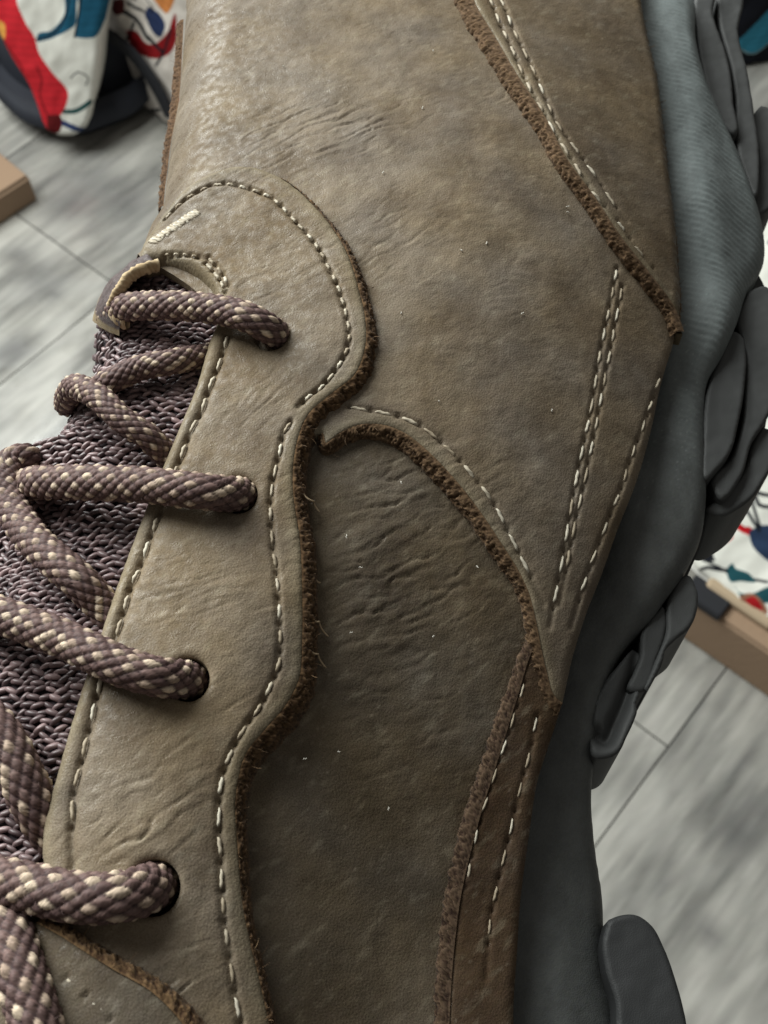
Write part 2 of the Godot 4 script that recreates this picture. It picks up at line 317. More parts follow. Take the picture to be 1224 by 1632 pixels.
# one sheet of material cut to an outline and laid over a surface.
# o: t offset, edges [[lines, radius, drop]], skirt, step, holes, pits, grooves [lines, width, depth], relief, tint, close
func panel(poly: PackedVector2Array, surface: Callable, o: Dictionary) -> ArrayMesh:
	var step: float = o.get("step", 0.34)
	var t: float = o.get("t", 0.0)
	var relief: float = o.get("relief", 0.0)
	var plain_tint := func(_x, _y, _d): return Color.WHITE
	var tint: Callable = o.get("tint", plain_tint)
	var holes: Array = o.get("holes", [])
	var edges := []
	for e in o.get("edges", []):
		edges.append([bucket(e[0], e[1]), e[1], e[2]])
	var grooves := []
	for e in o.get("grooves", []):
		grooves.append([bucket(e[0], e[1] * 2.5), e[1], e[2]])
	var pits := {}
	for q in o.get("pits", []):
		for dy in [-1, 0, 1]:
			for dx in [-1, 0, 1]:
				var key := Vector2i(floori(q.x) + dx, floori(q.y) + dy)
				if not pits.has(key):
					pits[key] = []
				pits[key].append(q)
	var creases: Array = o.get("creases", [])
	var worn = bucket(o.get("worn", []), 2.2) if o.has("worn") else null
	var height := func(x: float, y: float) -> float:
		var h: float = surface.call(x, y) + t
		for e in edges:
			var d := near(e[0], x, y)
			if d < e[1]:
				var k: float = 1.0 - d / e[1]
				h -= e[2] * (1.0 - sqrt(maxf(0.0, 1.0 - k * k)))
		for e in grooves:
			var d := near(e[0], x, y)
			if d < e[1] * 2.5:
				h -= e[2] * exp(-d * d / (e[1] * e[1]))
		if pits:
			var key := Vector2i(floori(x), floori(y))
			if pits.has(key):
				for q in pits[key]:
					var r2: float = (x - q.x) * (x - q.x) + (y - q.y) * (y - q.y)
					if r2 < 1.0:
						h -= 0.55 * exp(-r2 / 0.09)
		if relief > 0.0:
			var net := 1.0 - absf(noise_warp.get_noise_2d(x * 0.9 + 15.0, y * 2.0 + x * 0.5)) * 5.0
			if net > 0.0:
				h -= relief * 0.075 * net * net * clampf(0.5 + noise_broad.get_noise_2d(x * 1.1 + 60.0, y) * 2.0, 0.0, 1.0)
			h += relief * (0.24 * noise_broad.get_noise_2d(x * 1.6, y * 1.6) + 0.055 * noise_mid.get_noise_2d(x, y) + 0.028 * noise_fine.get_noise_2d(x, y))
			for c in creases:
				var ax: float = x - c[0]
				var ay: float = y - c[1]
				var ca := cos(c[2])
				var sa := sin(c[2])
				var along: float = ax * ca + ay * sa
				var u: float = along / c[3]
				var v: float = -ax * sa + ay * ca
				var m: float = u * u + (v / c[4]) * (v / c[4])
				if m < 3.5:
					var w: float = v * c[6] + 1.7 * noise_warp.get_noise_2d(along * 0.55 + c[0] * 7.0, v * 0.9) + 0.35 * noise_mid.get_noise_2d(x, y)
					var ridge := 1.0 - absf(sin(w * 1.5))
					var broken := clampf(0.30 + 2.0 * noise_warp.get_noise_2d(along * 0.55 + 90.0, v * 2.6 + c[1]), 0.0, 1.0)
					h -= c[5] * exp(-m) * (pow(ridge, 7.0) * 0.8 + 0.6 * pow(ridge, 2.0) - 0.35) * broken * 1.15
		return h
	var lo := poly[0]
	var hi := poly[0]
	for q in poly:
		lo = Vector2(minf(lo.x, q.x), minf(lo.y, q.y))
		hi = Vector2(maxf(hi.x, q.x), maxf(hi.y, q.y))
	lo -= Vector2(step, step) * 0.51
	var nx := int((hi.x - lo.x) / step) + 2
	var ny := int((hi.y - lo.y) / step) + 2
	var inside := PackedByteArray()
	inside.resize(nx * ny)
	var holed := PackedByteArray()
	holed.resize(nx * ny)
	# rows are filled between the crossings of the outline
	for j in ny:
		var y := lo.y + j * step
		fill_row(inside, j * nx, nx, lo.x, step, y, poly, 1)
		for hole in holes:
			fill_row(holed, j * nx, nx, lo.x, step, y, hole, 1)
	var verts := PackedVector3Array()
	var uvs := PackedVector2Array()
	var cols := PackedColorArray()
	var index := PackedInt32Array()
	var ids := PackedInt32Array()
	ids.resize(nx * ny)
	ids.fill(-1)
	var extra := {}
	var put := func(x: float, y: float) -> int:
		var h: float = height.call(x, y)
		verts.append(Vector3(x * K, h * K, -y * K))
		uvs.append(Vector2(x, y) * 0.05)
		cols.append(tint.call(x, y, near(worn, x, y) if worn != null else 9.0))
		return verts.size() - 1
	for j in ny - 1:
		for i in nx - 1:
			var a := j * nx + i
			var corner := [a, a + 1, a + nx + 1, a + nx]
			var n := 0
			var hn := 0
			for c in corner:
				n += inside[c]
				hn += holed[c]
			if n == 0 or hn == 4:
				continue
			if n == 4 and hn == 0:
				for c in corner:
					if ids[c] < 0:
						ids[c] = put.call(lo.x + (c % nx) * step, lo.y + (c / nx) * step)
				index.append_array(PackedInt32Array([ids[a], ids[a + nx + 1], ids[a + 1], ids[a], ids[a + nx], ids[a + nx + 1]]))
				continue
			var x0 := lo.x + i * step
			var y0 := lo.y + j * step
			var cell := PackedVector2Array([Vector2(x0, y0), Vector2(x0 + step, y0), Vector2(x0 + step, y0 + step), Vector2(x0, y0 + step)])
			var pieces: Array = Array(Geometry2D.intersect_polygons(cell, poly)) if n < 4 else [cell]
			if hn > 0:
				for hole in holes:
					if Vector2(x0, y0).distance_to(hole[0]) < 15.0:
						var rest := []
						for q in pieces:
							rest.append_array(Geometry2D.clip_polygons(q, hole))
						pieces = rest.duplicate()
			for q in pieces:
				var tri := Geometry2D.triangulate_polygon(q)
				var loc := PackedInt32Array()
				for v in q:
					var gi := roundi((v.x - lo.x) / step)
					var gj := roundi((v.y - lo.y) / step)
					if absf(lo.x + gi * step - v.x) < 0.002 and absf(lo.y + gj * step - v.y) < 0.002:
						var c := gj * nx + gi
						if ids[c] < 0:
							ids[c] = put.call(lo.x + gi * step, lo.y + gj * step)
						loc.append(ids[c])
					else:
						var key := Vector2i(roundi(v.x * 200.0), roundi(v.y * 200.0))
						if not extra.has(key):
							extra[key] = put.call(v.x, v.y)
						loc.append(extra[key])
				for k in tri.size() / 3:
					var p: Vector2 = q[tri[k * 3]]
					var turn: float = (q[tri[k * 3 + 1]] - p).cross(q[tri[k * 3 + 2]] - p)
					if turn > 0:
						index.append_array(PackedInt32Array([loc[tri[k * 3]], loc[tri[k * 3 + 2]], loc[tri[k * 3 + 1]]]))
					else:
						index.append_array(PackedInt32Array([loc[tri[k * 3]], loc[tri[k * 3 + 1]], loc[tri[k * 3 + 2]]]))
	var skirt: float = o.get("skirt", 0.0)
	if skirt > 0.0:
		var loops := [poly]
		loops.append_array(holes)
		for n in loops.size():
			var p: PackedVector2Array = loops[n]
			var ccw := not Geometry2D.is_polygon_clockwise(p)
			if n > 0:
				ccw = not ccw
			var first := verts.size()
			var m := p.size()
			for i in m:
				var h: float = height.call(p[i].x, p[i].y)
				var c: Color = tint.call(p[i].x, p[i].y, 0.0)
				for lv in [0.0, 1.0]:
					verts.append(space(p[i].x, p[i].y, h - skirt * lv))
					uvs.append(Vector2(p[i].x, p[i].y - skirt * lv) * 0.05)
					cols.append(c)
			for i in m:
				var a := first + i * 2
				var b := first + ((i + 1) % m) * 2
				if not ccw:
					var s := a
					a = b
					b = s
				index.append_array(PackedInt32Array([a, b, a + 1, b, b + 1, a + 1]))
		if o.get("close", false):
			var tri := Geometry2D.triangulate_polygon(poly)
			var first := verts.size()
			for q in poly:
				verts.append(space(q.x, q.y, height.call(q.x, q.y) - skirt))
				uvs.append(q * 0.05)
				cols.append(tint.call(q.x, q.y, 9.0))
			for k in tri:
				index.append(first + k)
	return finish(verts, uvs, cols, index)

func fill_row(into: PackedByteArray, at: int, nx: int, x0: float, step: float, y: float, p: PackedVector2Array, value: int):
	var cross := PackedFloat32Array()
	var n := p.size()
	for i in n:
		var a := p[i]
		var b := p[(i + 1) % n]
		if (a.y <= y) != (b.y <= y):
			cross.append(a.x + (y - a.y) / (b.y - a.y) * (b.x - a.x))
	cross.sort()
	for k in cross.size() / 2:
		for i in range(maxi(0, ceili((cross[k * 2] - x0) / step)), mini(nx - 1, floori((cross[k * 2 + 1] - x0) / step)) + 1):
			into[at + i] = value

func finish(verts: PackedVector3Array, uvs: PackedVector2Array, cols: PackedColorArray, index: PackedInt32Array) -> ArrayMesh:
	var norms := PackedVector3Array()
	norms.resize(verts.size())
	for k in index.size() / 3:
		var a := index[k * 3]
		var b := index[k * 3 + 1]
		var c := index[k * 3 + 2]
		var n := (verts[c] - verts[a]).cross(verts[b] - verts[a])
		norms[a] += n
		norms[b] += n
		norms[c] += n
	var tang := PackedFloat32Array()
	tang.resize(verts.size() * 4)
	for i in norms.size():
		norms[i] = norms[i].normalized() if norms[i].length_squared() > 0.0 else Vector3.UP
		var s := Vector3.RIGHT - norms[i] * norms[i].x
		s = s.normalized() if s.length_squared() > 0.0001 else Vector3.FORWARD
		tang[i * 4] = s.x
		tang[i * 4 + 1] = s.y
		tang[i * 4 + 2] = s.z
		tang[i * 4 + 3] = 1.0
	var arrays := []
	arrays.resize(Mesh.ARRAY_MAX)
	arrays[Mesh.ARRAY_VERTEX] = verts
	arrays[Mesh.ARRAY_NORMAL] = norms
	arrays[Mesh.ARRAY_TANGENT] = tang
	if uvs.size():
		arrays[Mesh.ARRAY_TEX_UV] = uvs
	else:
		arrays[Mesh.ARRAY_TANGENT] = null
	if cols.size():
		arrays[Mesh.ARRAY_COLOR] = cols
	arrays[Mesh.ARRAY_INDEX] = index
	var m := ArrayMesh.new()
	m.add_surface_from_arrays(Mesh.PRIMITIVE_TRIANGLES, arrays)
	return m

# a grid of points (rows x columns) as a smooth sheet; closed joins the last column to the first
func sheet(grid: PackedVector3Array, columns: int, cols := PackedColorArray(), closed := false, flip := false) -> ArrayMesh:
	var rows := grid.size() / columns
	var index := PackedInt32Array()
	var uvs := PackedVector2Array()
	for j in rows:
		for i in columns:
			uvs.append(Vector2(float(i) / maxi(1, columns - 1), float(j) / maxi(1, rows - 1)))
	for j in rows - 1:
		for i in (columns if closed else columns - 1):
			var a := j * columns + i
			var b := j * columns + (i + 1) % columns
			if flip:
				index.append_array(PackedInt32Array([a, a + columns, b, b, a + columns, b + columns]))
			else:
				index.append_array(PackedInt32Array([a, b, a + columns, b, b + columns, a + columns]))
	return finish(grid, uvs, cols, index)

func part(called: String, mesh: Mesh, m: Material, parent: Node) -> MeshInstance3D:
	var o := MeshInstance3D.new()
	o.name = called
	o.mesh = mesh
	o.material_override = m
	parent.add_child(o, true)
	return o

func thing(called: String, label: String, category: String, at: Vector3, group := "") -> Node3D:
	var o := Node3D.new()
	o.name = called
	add_child(o, true)
	o.position = at
	o.set_meta("label", label)
	o.set_meta("category", category)
	if group:
		o.set_meta("group", group)
	return o

func stuff(called: String, mesh: Mesh, m: Material, parent: Node, where: Array, tones: Array) -> MultiMeshInstance3D:
	var mm := MultiMesh.new()
	mm.transform_format = MultiMesh.TRANSFORM_3D
	mm.use_colors = true
	mm.mesh = mesh
	mm.instance_count = where.size()
	for i in where.size():
		mm.set_instance_transform(i, where[i])
		mm.set_instance_color(i, tones[i])
	var o := MultiMeshInstance3D.new()
	o.name = called
	o.multimesh = mm
	o.material_override = m
	o.set_meta("kind", "stuff")
	parent.add_child(o, true)
	return o

func noise_map(kind: int, freq: float, size: int, normal: bool, strength: float, octaves := 3, seed_ := 5) -> NoiseTexture2D:
	var n := FastNoiseLite.new()
	n.noise_type = kind
	n.frequency = freq
	n.fractal_octaves = octaves
	n.seed = seed_
	var t := NoiseTexture2D.new()
	t.width = size
	t.height = size
	t.seamless = true
	t.as_normal_map = normal
	t.bump_strength = strength
	t.noise = n
	return t

# fine speckled nap of worn leather, a little uneven in tone
func grain_map() -> NoiseTexture2D:
	var t := noise_map(FastNoiseLite.TYPE_SIMPLEX_SMOOTH, 0.07, 1024, false, 1.0, 5, 71)
	var ramp := Gradient.new()
	ramp.set_color(0, Color(0.72, 0.71, 0.70))
	ramp.set_color(1, Color(1.0, 1.0, 1.0))
	ramp.add_point(0.5, Color(0.91, 0.905, 0.90))
	t.color_ramp = ramp
	return t

func matte(colour: Color, rough: float, vertex := false) -> StandardMaterial3D:
	var m := StandardMaterial3D.new()
	m.albedo_color = colour.linear_to_srgb()
	m.roughness = rough
	m.metallic_specular = 0.4
	m.vertex_color_use_as_albedo = vertex
	return m

# =====================================================================  the shoe
var leather: StandardMaterial3D
var suede: StandardMaterial3D
var thread_tones: Array = []
var stitch_meshes: Array = []
var base_light := Color(0.275, 0.224, 0.166)
var base_dark := Color(0.172, 0.136, 0.098)

func leather_tint(x: float, y: float, d: float, pale: Color, deep: Color) -> Color:
	var a := noise_broad.get_noise_2d(x * 1.3 + 50.0, y * 1.3)
	var b := noise_scuff.get_noise_2d(x * 1.0, y * 1.0)
	var f := noise_fine.get_noise_2d(x * 1.2, y * 1.2 + 70.0)
	var k := clampf(0.60 + 0.60 * a + 0.30 * b + 0.07 * f, 0.0, 1.25)
	var c := deep.lerp(pale, k)
	var s := noise_scuff.get_noise_2d(x * 0.55 + y * 0.5 + 200.0, (y - x) * 1.5)
	if s > 0.26:
		c = c.lerp(Color(0.40, 0.35, 0.26), minf(0.28, (s - 0.26) * 1.0))
	var v := noise_fine.get_noise_2d(x * 2.1 + 300.0, y * 2.1)
	if v > 0.62:
		c = c.lerp(Color(0.42, 0.36, 0.28), minf(0.4, (v - 0.62) * 2.2))
	# darker oily stains
	var stain := noise_broad.get_noise_2d(x * 0.8 + 640.0, y * 0.8 + 120.0) + 0.35 * b
	if stain > 0.05:
		c = c.lerp(c * Color(0.62, 0.58, 0.55), minf(0.5, (stain - 0.05) * 1.5))
	var warm := noise_broad.get_noise_2d(x * 0.9, y * 0.9 + 333.0)
	c = c * Color(1.0 + 0.06 * warm, 1.0, 1.0 - 0.14 * warm)
	if d < 2.2:
		c = c.lerp(Color(0.33, 0.285, 0.19), (1.0 - d / 2.2) * 0.45)
	c.a = 1.0
	return c

func light_leather(x, y, d):
	return leather_tint(x, y, d, base_light, base_dark)

func eyestay_leather(x, y, d):
	return leather_tint(x, y, d, Color(0.272, 0.218, 0.156), Color(0.165, 0.128, 0.088))

func quarter_leather(x, y, d):
	return leather_tint(x, y, d, Color(0.180, 0.145, 0.104), Color(0.106, 0.084, 0.059))

func strip_leather(x, y, d):
	return leather_tint(x, y, d, Color(0.140, 0.096, 0.062), Color(0.082, 0.054, 0.035))

func brown_leather(x, y, d):
	return leather_tint(x, y, d, Color(0.232, 0.182, 0.126), Color(0.142, 0.108, 0.072))

func normal_at(surface: Callable, x: float, y: float) -> Vector3:
	var e := 0.6
	return Vector3(-(surface.call(x + e, y) - surface.call(x - e, y)) / (2 * e), 1.0, (surface.call(x, y + e) - surface.call(x, y - e)) / (2 * e)).normalized()

# lays single stitches along a line; returns the needle holes between them
func sew(parent: Node, line: PackedVector2Array, pitch: float, share: float, radius: float, surface: Callable, off: float) -> Array:
	var p := smooth(line, 0.1)
	var run := PackedFloat32Array([0.0])
	for i in range(1, p.size()):
		run.append(run[i - 1] + p[i].distance_to(p[i - 1]))
	var at := func(s: float) -> Vector2:
		var i := clampi(run.bsearch(s), 1, p.size() - 1)
		return p[i - 1].lerp(p[i], clampf((s - run[i - 1]) / maxf(run[i] - run[i - 1], 0.0001), 0.0, 1.0))
	var total := run[run.size() - 1]
	var holes := []
	var n := int(total / pitch)
	for k in n + 1:
		var s0 := k * pitch + rng.randf_range(-0.08, 0.08) * pitch
		var hole: Vector2 = at.call(s0 - pitch * (1.0 - share) * 0.5)
		holes.append(hole)
		if k == n:
			break
		var length := pitch * share * rng.randf_range(0.9, 1.08)
		var a: Vector2 = at.call(s0)
		var b: Vector2 = at.call(minf(s0 + length, total))
		var side := (b - a).orthogonal().normalized() * rng.randf_range(-0.12, 0.12)
		a += side
		b -= side
		var lift := off - radius * 0.35
		var pa := space(a.x, a.y, surface.call(a.x, a.y) + lift)
		var pb := space(b.x, b.y, surface.call(b.x, b.y) + lift)
		var dir := pb - pa
		if dir.length() < 0.0002:
			continue
		var m := (a + b) * 0.5
		var nn := normal_at(surface, m.x, m.y)
		nn = (nn - dir.normalized() * nn.dot(dir.normalized())).normalized()
		var r := radius * 0.66 * K * rng.randf_range(0.88, 1.12)
		var o := part("stitch", stitch_meshes[rng.randi() % stitch_meshes.size()], thread_tones[rng.randi() % thread_tones.size()], parent)
		o.transform = Transform3D(Basis(dir, nn * r, dir.normalized().cross(nn) * r), (pa + pb) * 0.5)
	return holes

func make_stitch(seed_: int) -> ArrayMesh:
	var g := PackedVector3Array()
	var rows := 15
	var cols := 10
	for j in rows:
		var u := float(j) / (rows - 1)
		var s := u - 0.5
		var body := pow(maxf(0.0, 1.0 - pow(absf(s) * 2.0, 3.2)), 0.55) * 0.95 + 0.05
		var dip := -1.5 * pow(absf(s) * 2.0, 4.0)
		for i in cols:
			var a := TAU * i / cols
			var ply := 1.0 + 0.20 * cos(2.0 * (a - u * 7.5 - seed_))
			g.append(Vector3(s, sin(a) * body * ply * 0.9 + dip + 0.15 * sin(u * 9.0 + seed_), cos(a) * body * ply))
	return sheet(g, cols, PackedColorArray(), true, true)

# the rough cut edge of thick leather, running along a line, leaning outwards to one side
func raw_edge(called: String, parent: Node, line: PackedVector2Array, surface: Callable, top: float, widths: Array, thick: float, side: float, tone_a: Color, tone_b: Color, hairs: float):
	var p := smooth(line, 0.22)
	var g := PackedVector3Array()
	var c := PackedColorArray()
	var prof := []
	for k in 17:
		var a := PI * 0.5 * clampf(k / 14.0, 0.0, 1.0)
		prof.append([pow(sin(a), 1.15), pow(cos(a), 0.8) if k <= 14 else -0.25 * (k - 14)])
	var run := 0.0
	for i in p.size():
		var d := (p[mini(i + 1, p.size() - 1)] - p[maxi(i - 1, 0)]).normalized()
		var out := Vector2(d.y, -d.x) * side
		var u := float(i) / (p.size() - 1) * (widths.size() - 1)
		var w: float = lerpf(widths[int(u)], widths[mini(int(u) + 1, widths.size() - 1)], u - int(u))
		if i > 0:
			run += p[i].distance_to(p[i - 1])
		w *= 1.0 + 0.16 * noise_mid.get_noise_1d(run * 1.3 + top * 90.0)
		for k in prof.size():
			var q: Vector2 = p[i] + out * (w * prof[k][0] - 0.12)
			var bulk: float = sin(PI * k / (prof.size() - 1.0))
			var h0: float = surface.call(q.x, q.y) + top - thick + thick * prof[k][1]
			var n1 := noise_fine.get_noise_3d(q.x * 0.55, q.y * 0.55, h0 * 0.55)
			var n2 := noise_fine.get_noise_3d(q.x * 1.5 + 40.0, q.y * 1.5, h0 * 1.5)
			q += out * bulk * (0.26 * n1 + 0.17 * n2)
			var h: float = h0 + bulk * (0.26 * n1 + 0.20 * n2)
			g.append(space(q.x, q.y, h))
			var tt := clampf(0.38 + 0.9 * n2 + 0.6 * n1 + (0.35 if k < 2 else 0.0), 0.0, 1.0)
			c.append(tone_a.lerp(tone_b * 0.82, tt))
			if rng.randf() < hairs * 0.42 and k > 0 and k < 15:
				var lift: float = 1.0 - prof[k][0]
				var dir := Vector3(out.x * (0.5 + prof[k][0]) + rng.randf_range(-0.9, 0.9), lift * 0.8 + rng.randf_range(-0.4, 0.9), -(out.y * (0.5 + prof[k][0]) + rng.randf_range(-0.9, 0.9))).normalized()
				var len := rng.randf_range(0.3, 0.65) if rng.randf() < 0.94 else rng.randf_range(0.8, 1.5)
				var bend := dir.cross(Vector3(rng.randf_range(-1, 1), rng.randf_range(-1, 1), rng.randf_range(-1, 1))).normalized()
				var thick_ := rng.randf_range(0.6, 1.5)
				hair_at.append(Transform3D(Basis(bend * 0.9 * len * K, dir * len * K, bend.cross(dir) * thick_ * len * K), space(q.x, q.y, h)))
				hair_tone.append(tone_a.lerp(tone_b * 1.1, rng.randf()) if rng.randf() < 0.93 else Color(0.26, 0.17, 0.09))
	return part(called, sheet(g, prof.size(), c, false, side < 0.0), suede, parent)

func make_hair() -> ArrayMesh:
	var g := PackedVector3Array()
	for j in 5:
		var u := j / 4.0
		var r := 0.045 * (1.0 - u * 0.75)
		for i in 3:
			var a := TAU * i / 3.0
			g.append(Vector3(0.45 * u * u + cos(a) * r, u, sin(a) * r))
	return sheet(g, 3, PackedColorArray(), true)

# a round braided lace along a run of points (x, y, h)
func braid(called: String, parent: Node, run: PackedVector3Array, radius: float, phase: int) -> MeshInstance3D:
	var p := smooth3(run, 0.17)
	var n := 72
	var g := PackedVector3Array()
	var c := PackedColorArray()
	var side := Vector3.ZERO
	var s := 0.0
	var strands := 20
	for i in p.size():
		var here := space(p[i].x, p[i].y, p[i].z)
		var a := p[maxi(i - 1, 0)]
		var b := p[mini(i + 1, p.size() - 1)]
		var dir := (space(b.x, b.y, b.z) - space(a.x, a.y, a.z)).normalized()
		if i == 0:
			side = dir.cross(Vector3(0.3, 0.2, 1).normalized()).normalized()
		side = (side - dir * side.dot(dir)).normalized()
		var other := dir.cross(side)
		if i > 0:
			s += p[i].distance_to(p[i - 1])
		for k in n:
			var u := float(k) / n * strands
			var v := s / (radius * 0.78)
			var ca := u * 0.5 + v + 0.05 * sin(s * 0.7 + phase)
			var cb := u * 0.5 - v
			# strands of the two directions cross in lozenges
			var ia := floori(ca)
			var ib := floori(cb)
			var fa := ca - ia
			var fb := cb - ib
			var bump := pow(sin(PI * fa) * sin(PI * fb), 0.55)
			var ma := posmod(ia, strands / 2)
			var mb := posmod(ib, strands / 2)
			var lean := 0.25 * (fa - fb) if posmod(ia + ib, 2) == 0 else -0.25 * (fa - fb)
			var h := hash(Vector3i(ia, ib, phase))
			var tone := float(h % 1000) / 1000.0
			var r := radius * (0.90 + 0.15 * bump + 0.035 * lean) * (1.0 + 0.02 * noise_mid.get_noise_1d(s * 0.6 + phase * 30.0))
			var col := Color(0.105, 0.066, 0.062).lerp(Color(0.185, 0.120, 0.108), tone)
			var pale := (ma % 2 == 0 and mb % 2 == 0 and h % 11 != 0) or h % 29 == 0
			if pale:
				col = Color(0.36, 0.265, 0.205).lerp(Color(0.62, 0.50, 0.38), tone)
				r += radius * 0.025 * bump
			var fibre := noise_fine.get_noise_2d((fa + fb) * 1.2 + ia * 5.0, (fa - fb) * 4.5 + ib * 9.0)
			col = col * (0.92 + 0.55 * fibre)
			r += radius * 0.030 * fibre
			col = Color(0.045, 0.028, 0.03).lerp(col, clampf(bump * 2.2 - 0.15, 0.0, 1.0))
			col.a = 1.0
			var ang := TAU * k / n
			if rng.randf() < 0.006:
				var away := (side * cos(ang) + other * sin(ang))
				var lean2 := (away * 0.5 + dir * rng.randf_range(-1, 1) + side * rng.randf_range(-0.5, 0.5)).normalized()
				var bend := lean2.cross(away).normalized()
				var len := rng.randf_range(0.4, 0.9)
				hair_at.append(Transform3D(Basis(bend * len * K, lean2 * len * K, bend.cross(lean2) * len * K * 0.8), here + away * r * 0.98 * K))
				hair_tone.append(Color(0.22, 0.15, 0.14))
			g.append(here + (side * cos(ang) + other * sin(ang)) * r * K)
			c.append(col)
	return part(called, sheet(g, n, c, true, true), lace_cloth, parent)

var lace_cloth: StandardMaterial3D

func build_shoe():
	var shoe := thing("hiking_shoe", "brown leather hiking shoe with speckled brown laces, held close to the camera", "shoe", SHOE_AT)
	# ----- materials
	leather = matte(Color.WHITE, 0.56, true)
	leather.normal_enabled = true
	leather.normal_texture = noise_map(FastNoiseLite.TYPE_SIMPLEX_SMOOTH, 0.045, 1024, true, 6.0, 5, 7)
	leather.normal_scale = 0.42
	leather.albedo_texture = grain_map()
	leather.uv1_scale = Vector3(1.0, 1.0, 1.0)
	leather.roughness_texture = noise_map(FastNoiseLite.TYPE_SIMPLEX_SMOOTH, 0.02, 512, false, 1.0, 4, 9)
	leather.roughness = 1.0
	leather.metallic_specular = 0.24
	suede = matte(Color.WHITE, 0.95, true)
	suede.metallic_specular = 0.15
	suede.rim_enabled = true
	suede.rim = 0.15
	lace_cloth = matte(Color.WHITE, 0.62, true)
	lace_cloth.metallic_specular = 0.3
	var hair_cloth := matte(Color.WHITE, 0.8, true)
	for tone in [Color(0.50, 0.44, 0.34), Color(0.43, 0.37, 0.28), Color(0.58, 0.53, 0.43), Color(0.34, 0.28, 0.20)]:
		thread_tones.append(matte(tone, 0.6))
	for k in 3:
		stitch_meshes.append(make_stitch(k * 2))
	var rubber := matte(Color(0.056, 0.058, 0.058), 0.6)
	rubber.normal_enabled = true
	rubber.normal_texture = noise_map(FastNoiseLite.TYPE_SIMPLEX, 0.12, 512, true, 2.0, 3, 19)
	rubber.normal_scale = 0.35
	var heel_rubber := rubber.duplicate()
	heel_rubber.albedo_color = Color(0.028, 0.029, 0.030).linear_to_srgb()
	var sole_rubber := matte(Color.WHITE, 0.5, true)
	sole_rubber.normal_enabled = true
	sole_rubber.normal_texture = rubber.normal_texture
	sole_rubber.normal_scale = 0.4
	sole_rubber.metallic_specular = 0.5
	# ----- lines
	var left := smooth(pts(CURVES["left"]), 0.5)
	var seam := smooth(pts(CURVES["seam"]), 0.5)
	var cap_edge := smooth(pts(CURVES["cap_edge"]), 0.4)
	var arch := smooth(pts(CURVES["arch"]), 0.35)
	var vamp_under := smooth(pts(CURVES["vamp_under"]), 0.6)
	var eye_out := smooth(pts(CURVES["eye_out"]), 0.35)
	var eye_in := smooth(pts(CURVES["eye_in"]), 0.35)
	var strip_edge := smooth(pts(CURVES["strip_edge"]), 0.4)
	var collar_edge := smooth(pts(CURVES["collar_edge"]), 0.4)
	var sole_right := smooth(pts(CURVES["sole_right"]), 0.5)

	# ----- body under the panels, and the far side of the shoe
	var body_poly := left.duplicate()
	body_poly.append_array(back(shift(seam, -1.5, 0.0)))
	part("lining", panel(body_poly, upper, {"t": -2.2, "step": 1.5, "skirt": 2.0}), matte(Color(0.035, 0.025, 0.022), 0.9), shoe)
	far_side(shoe)

	# ----- toe vamp
	var vamp_poly := PackedVector2Array()
	for q in left:
		if q.y > 52.5:
			vamp_poly.append(q)
	vamp_poly.append_array(back(vamp_under))
	vamp_poly.append_array(arch)
	var from_arch := arch[arch.size() - 1]
	for q in back(seam):
		if q.y > from_arch.y and q.y < 146.0:
			vamp_poly.append(q)
	var vamp := Node3D.new()
	vamp.name = "vamp"
	shoe.add_child(vamp)
	var holes := []
	holes.append_array(sew(vamp, pts(SEAMS["arch_a"]), 3.7, 0.72, 0.40, upper, 2.0))
	holes.append_array(sew(vamp, pts(SEAMS["vamp_a"]), 4.5, 0.66, 0.34, upper, 2.0))
	holes.append_array(sew(vamp, pts(SEAMS["vamp_b"]), 4.5, 0.66, 0.34, upper, 2.0))
	holes.append_array(sew(vamp, pts(SEAMS["vamp_c"]), 5.1, 0.52, 0.30, upper, 2.0))
	var lines := [pts(SEAMS["arch_a"]), pts(SEAMS["vamp_a"]), pts(SEAMS["vamp_b"]), pts(SEAMS["vamp_c"])]
	part("leather_panel", panel(vamp_poly, upper, {"t": 2.0, "relief": 1.0, "creases": CREASES, "tint": light_leather, "edges": [[[arch], 0.9, 0.45], [[seam], 1.6, 1.2]], "worn": [arch], "grooves": [[lines, 0.34, 0.42]], "pits": holes, "skirt": 1.6, "step": 0.33}), leather, vamp)
	raw_edge("raw_edge", vamp, arch.slice(int(arch.size() * 0.06)), upper, 1.9, [0.9, 1.1, 1.5, 1.8, 2.0, 2.1, 1.9, 1.9, 1.6, 1.6, 1.8, 2.2, 2.4], 2.0, 1.0, Color(0.050, 0.031, 0.018), Color(0.225, 0.145, 0.085), 0.16)

	# ----- dark side panel
	var quarter_poly := PackedVector2Array()
	for q in shift(eye_out, -4.0, 0.0):
		if q.y < 25.0:
			quarter_poly.append(q)
	quarter_poly.append_array(back(shift(strip_edge, 4.0, 0.0)))
	quarter_poly.append_array(PackedVector2Array([Vector2(24, -15), Vector2(18, 5), Vector2(6, 17), Vector2(-8, 25)]))
	part("side_panel", panel(quarter_poly, upper, {"t": 0.0, "relief": 1.1, "creases": CREASES, "tint": quarter_leather, "skirt": 1.0, "step": 0.33}), leather, shoe)

	# ----- lower strip along the sole
	var strip := Node3D.new()
	strip.name = "lower_strip"
	shoe.add_child(strip)
	var strip_poly := strip_edge.duplicate()
	for q in back(seam):
		if q.y < strip_edge[0].y:
			strip_poly.append(q)
	holes = sew(strip, pts(SEAMS["strip_a"]), 4.6, 0.5, 0.26, upper, 1.4)
	holes.append_array(sew(strip, pts(SEAMS["strip_b"]), 4.2, 0.55, 0.24, upper, 1.5))
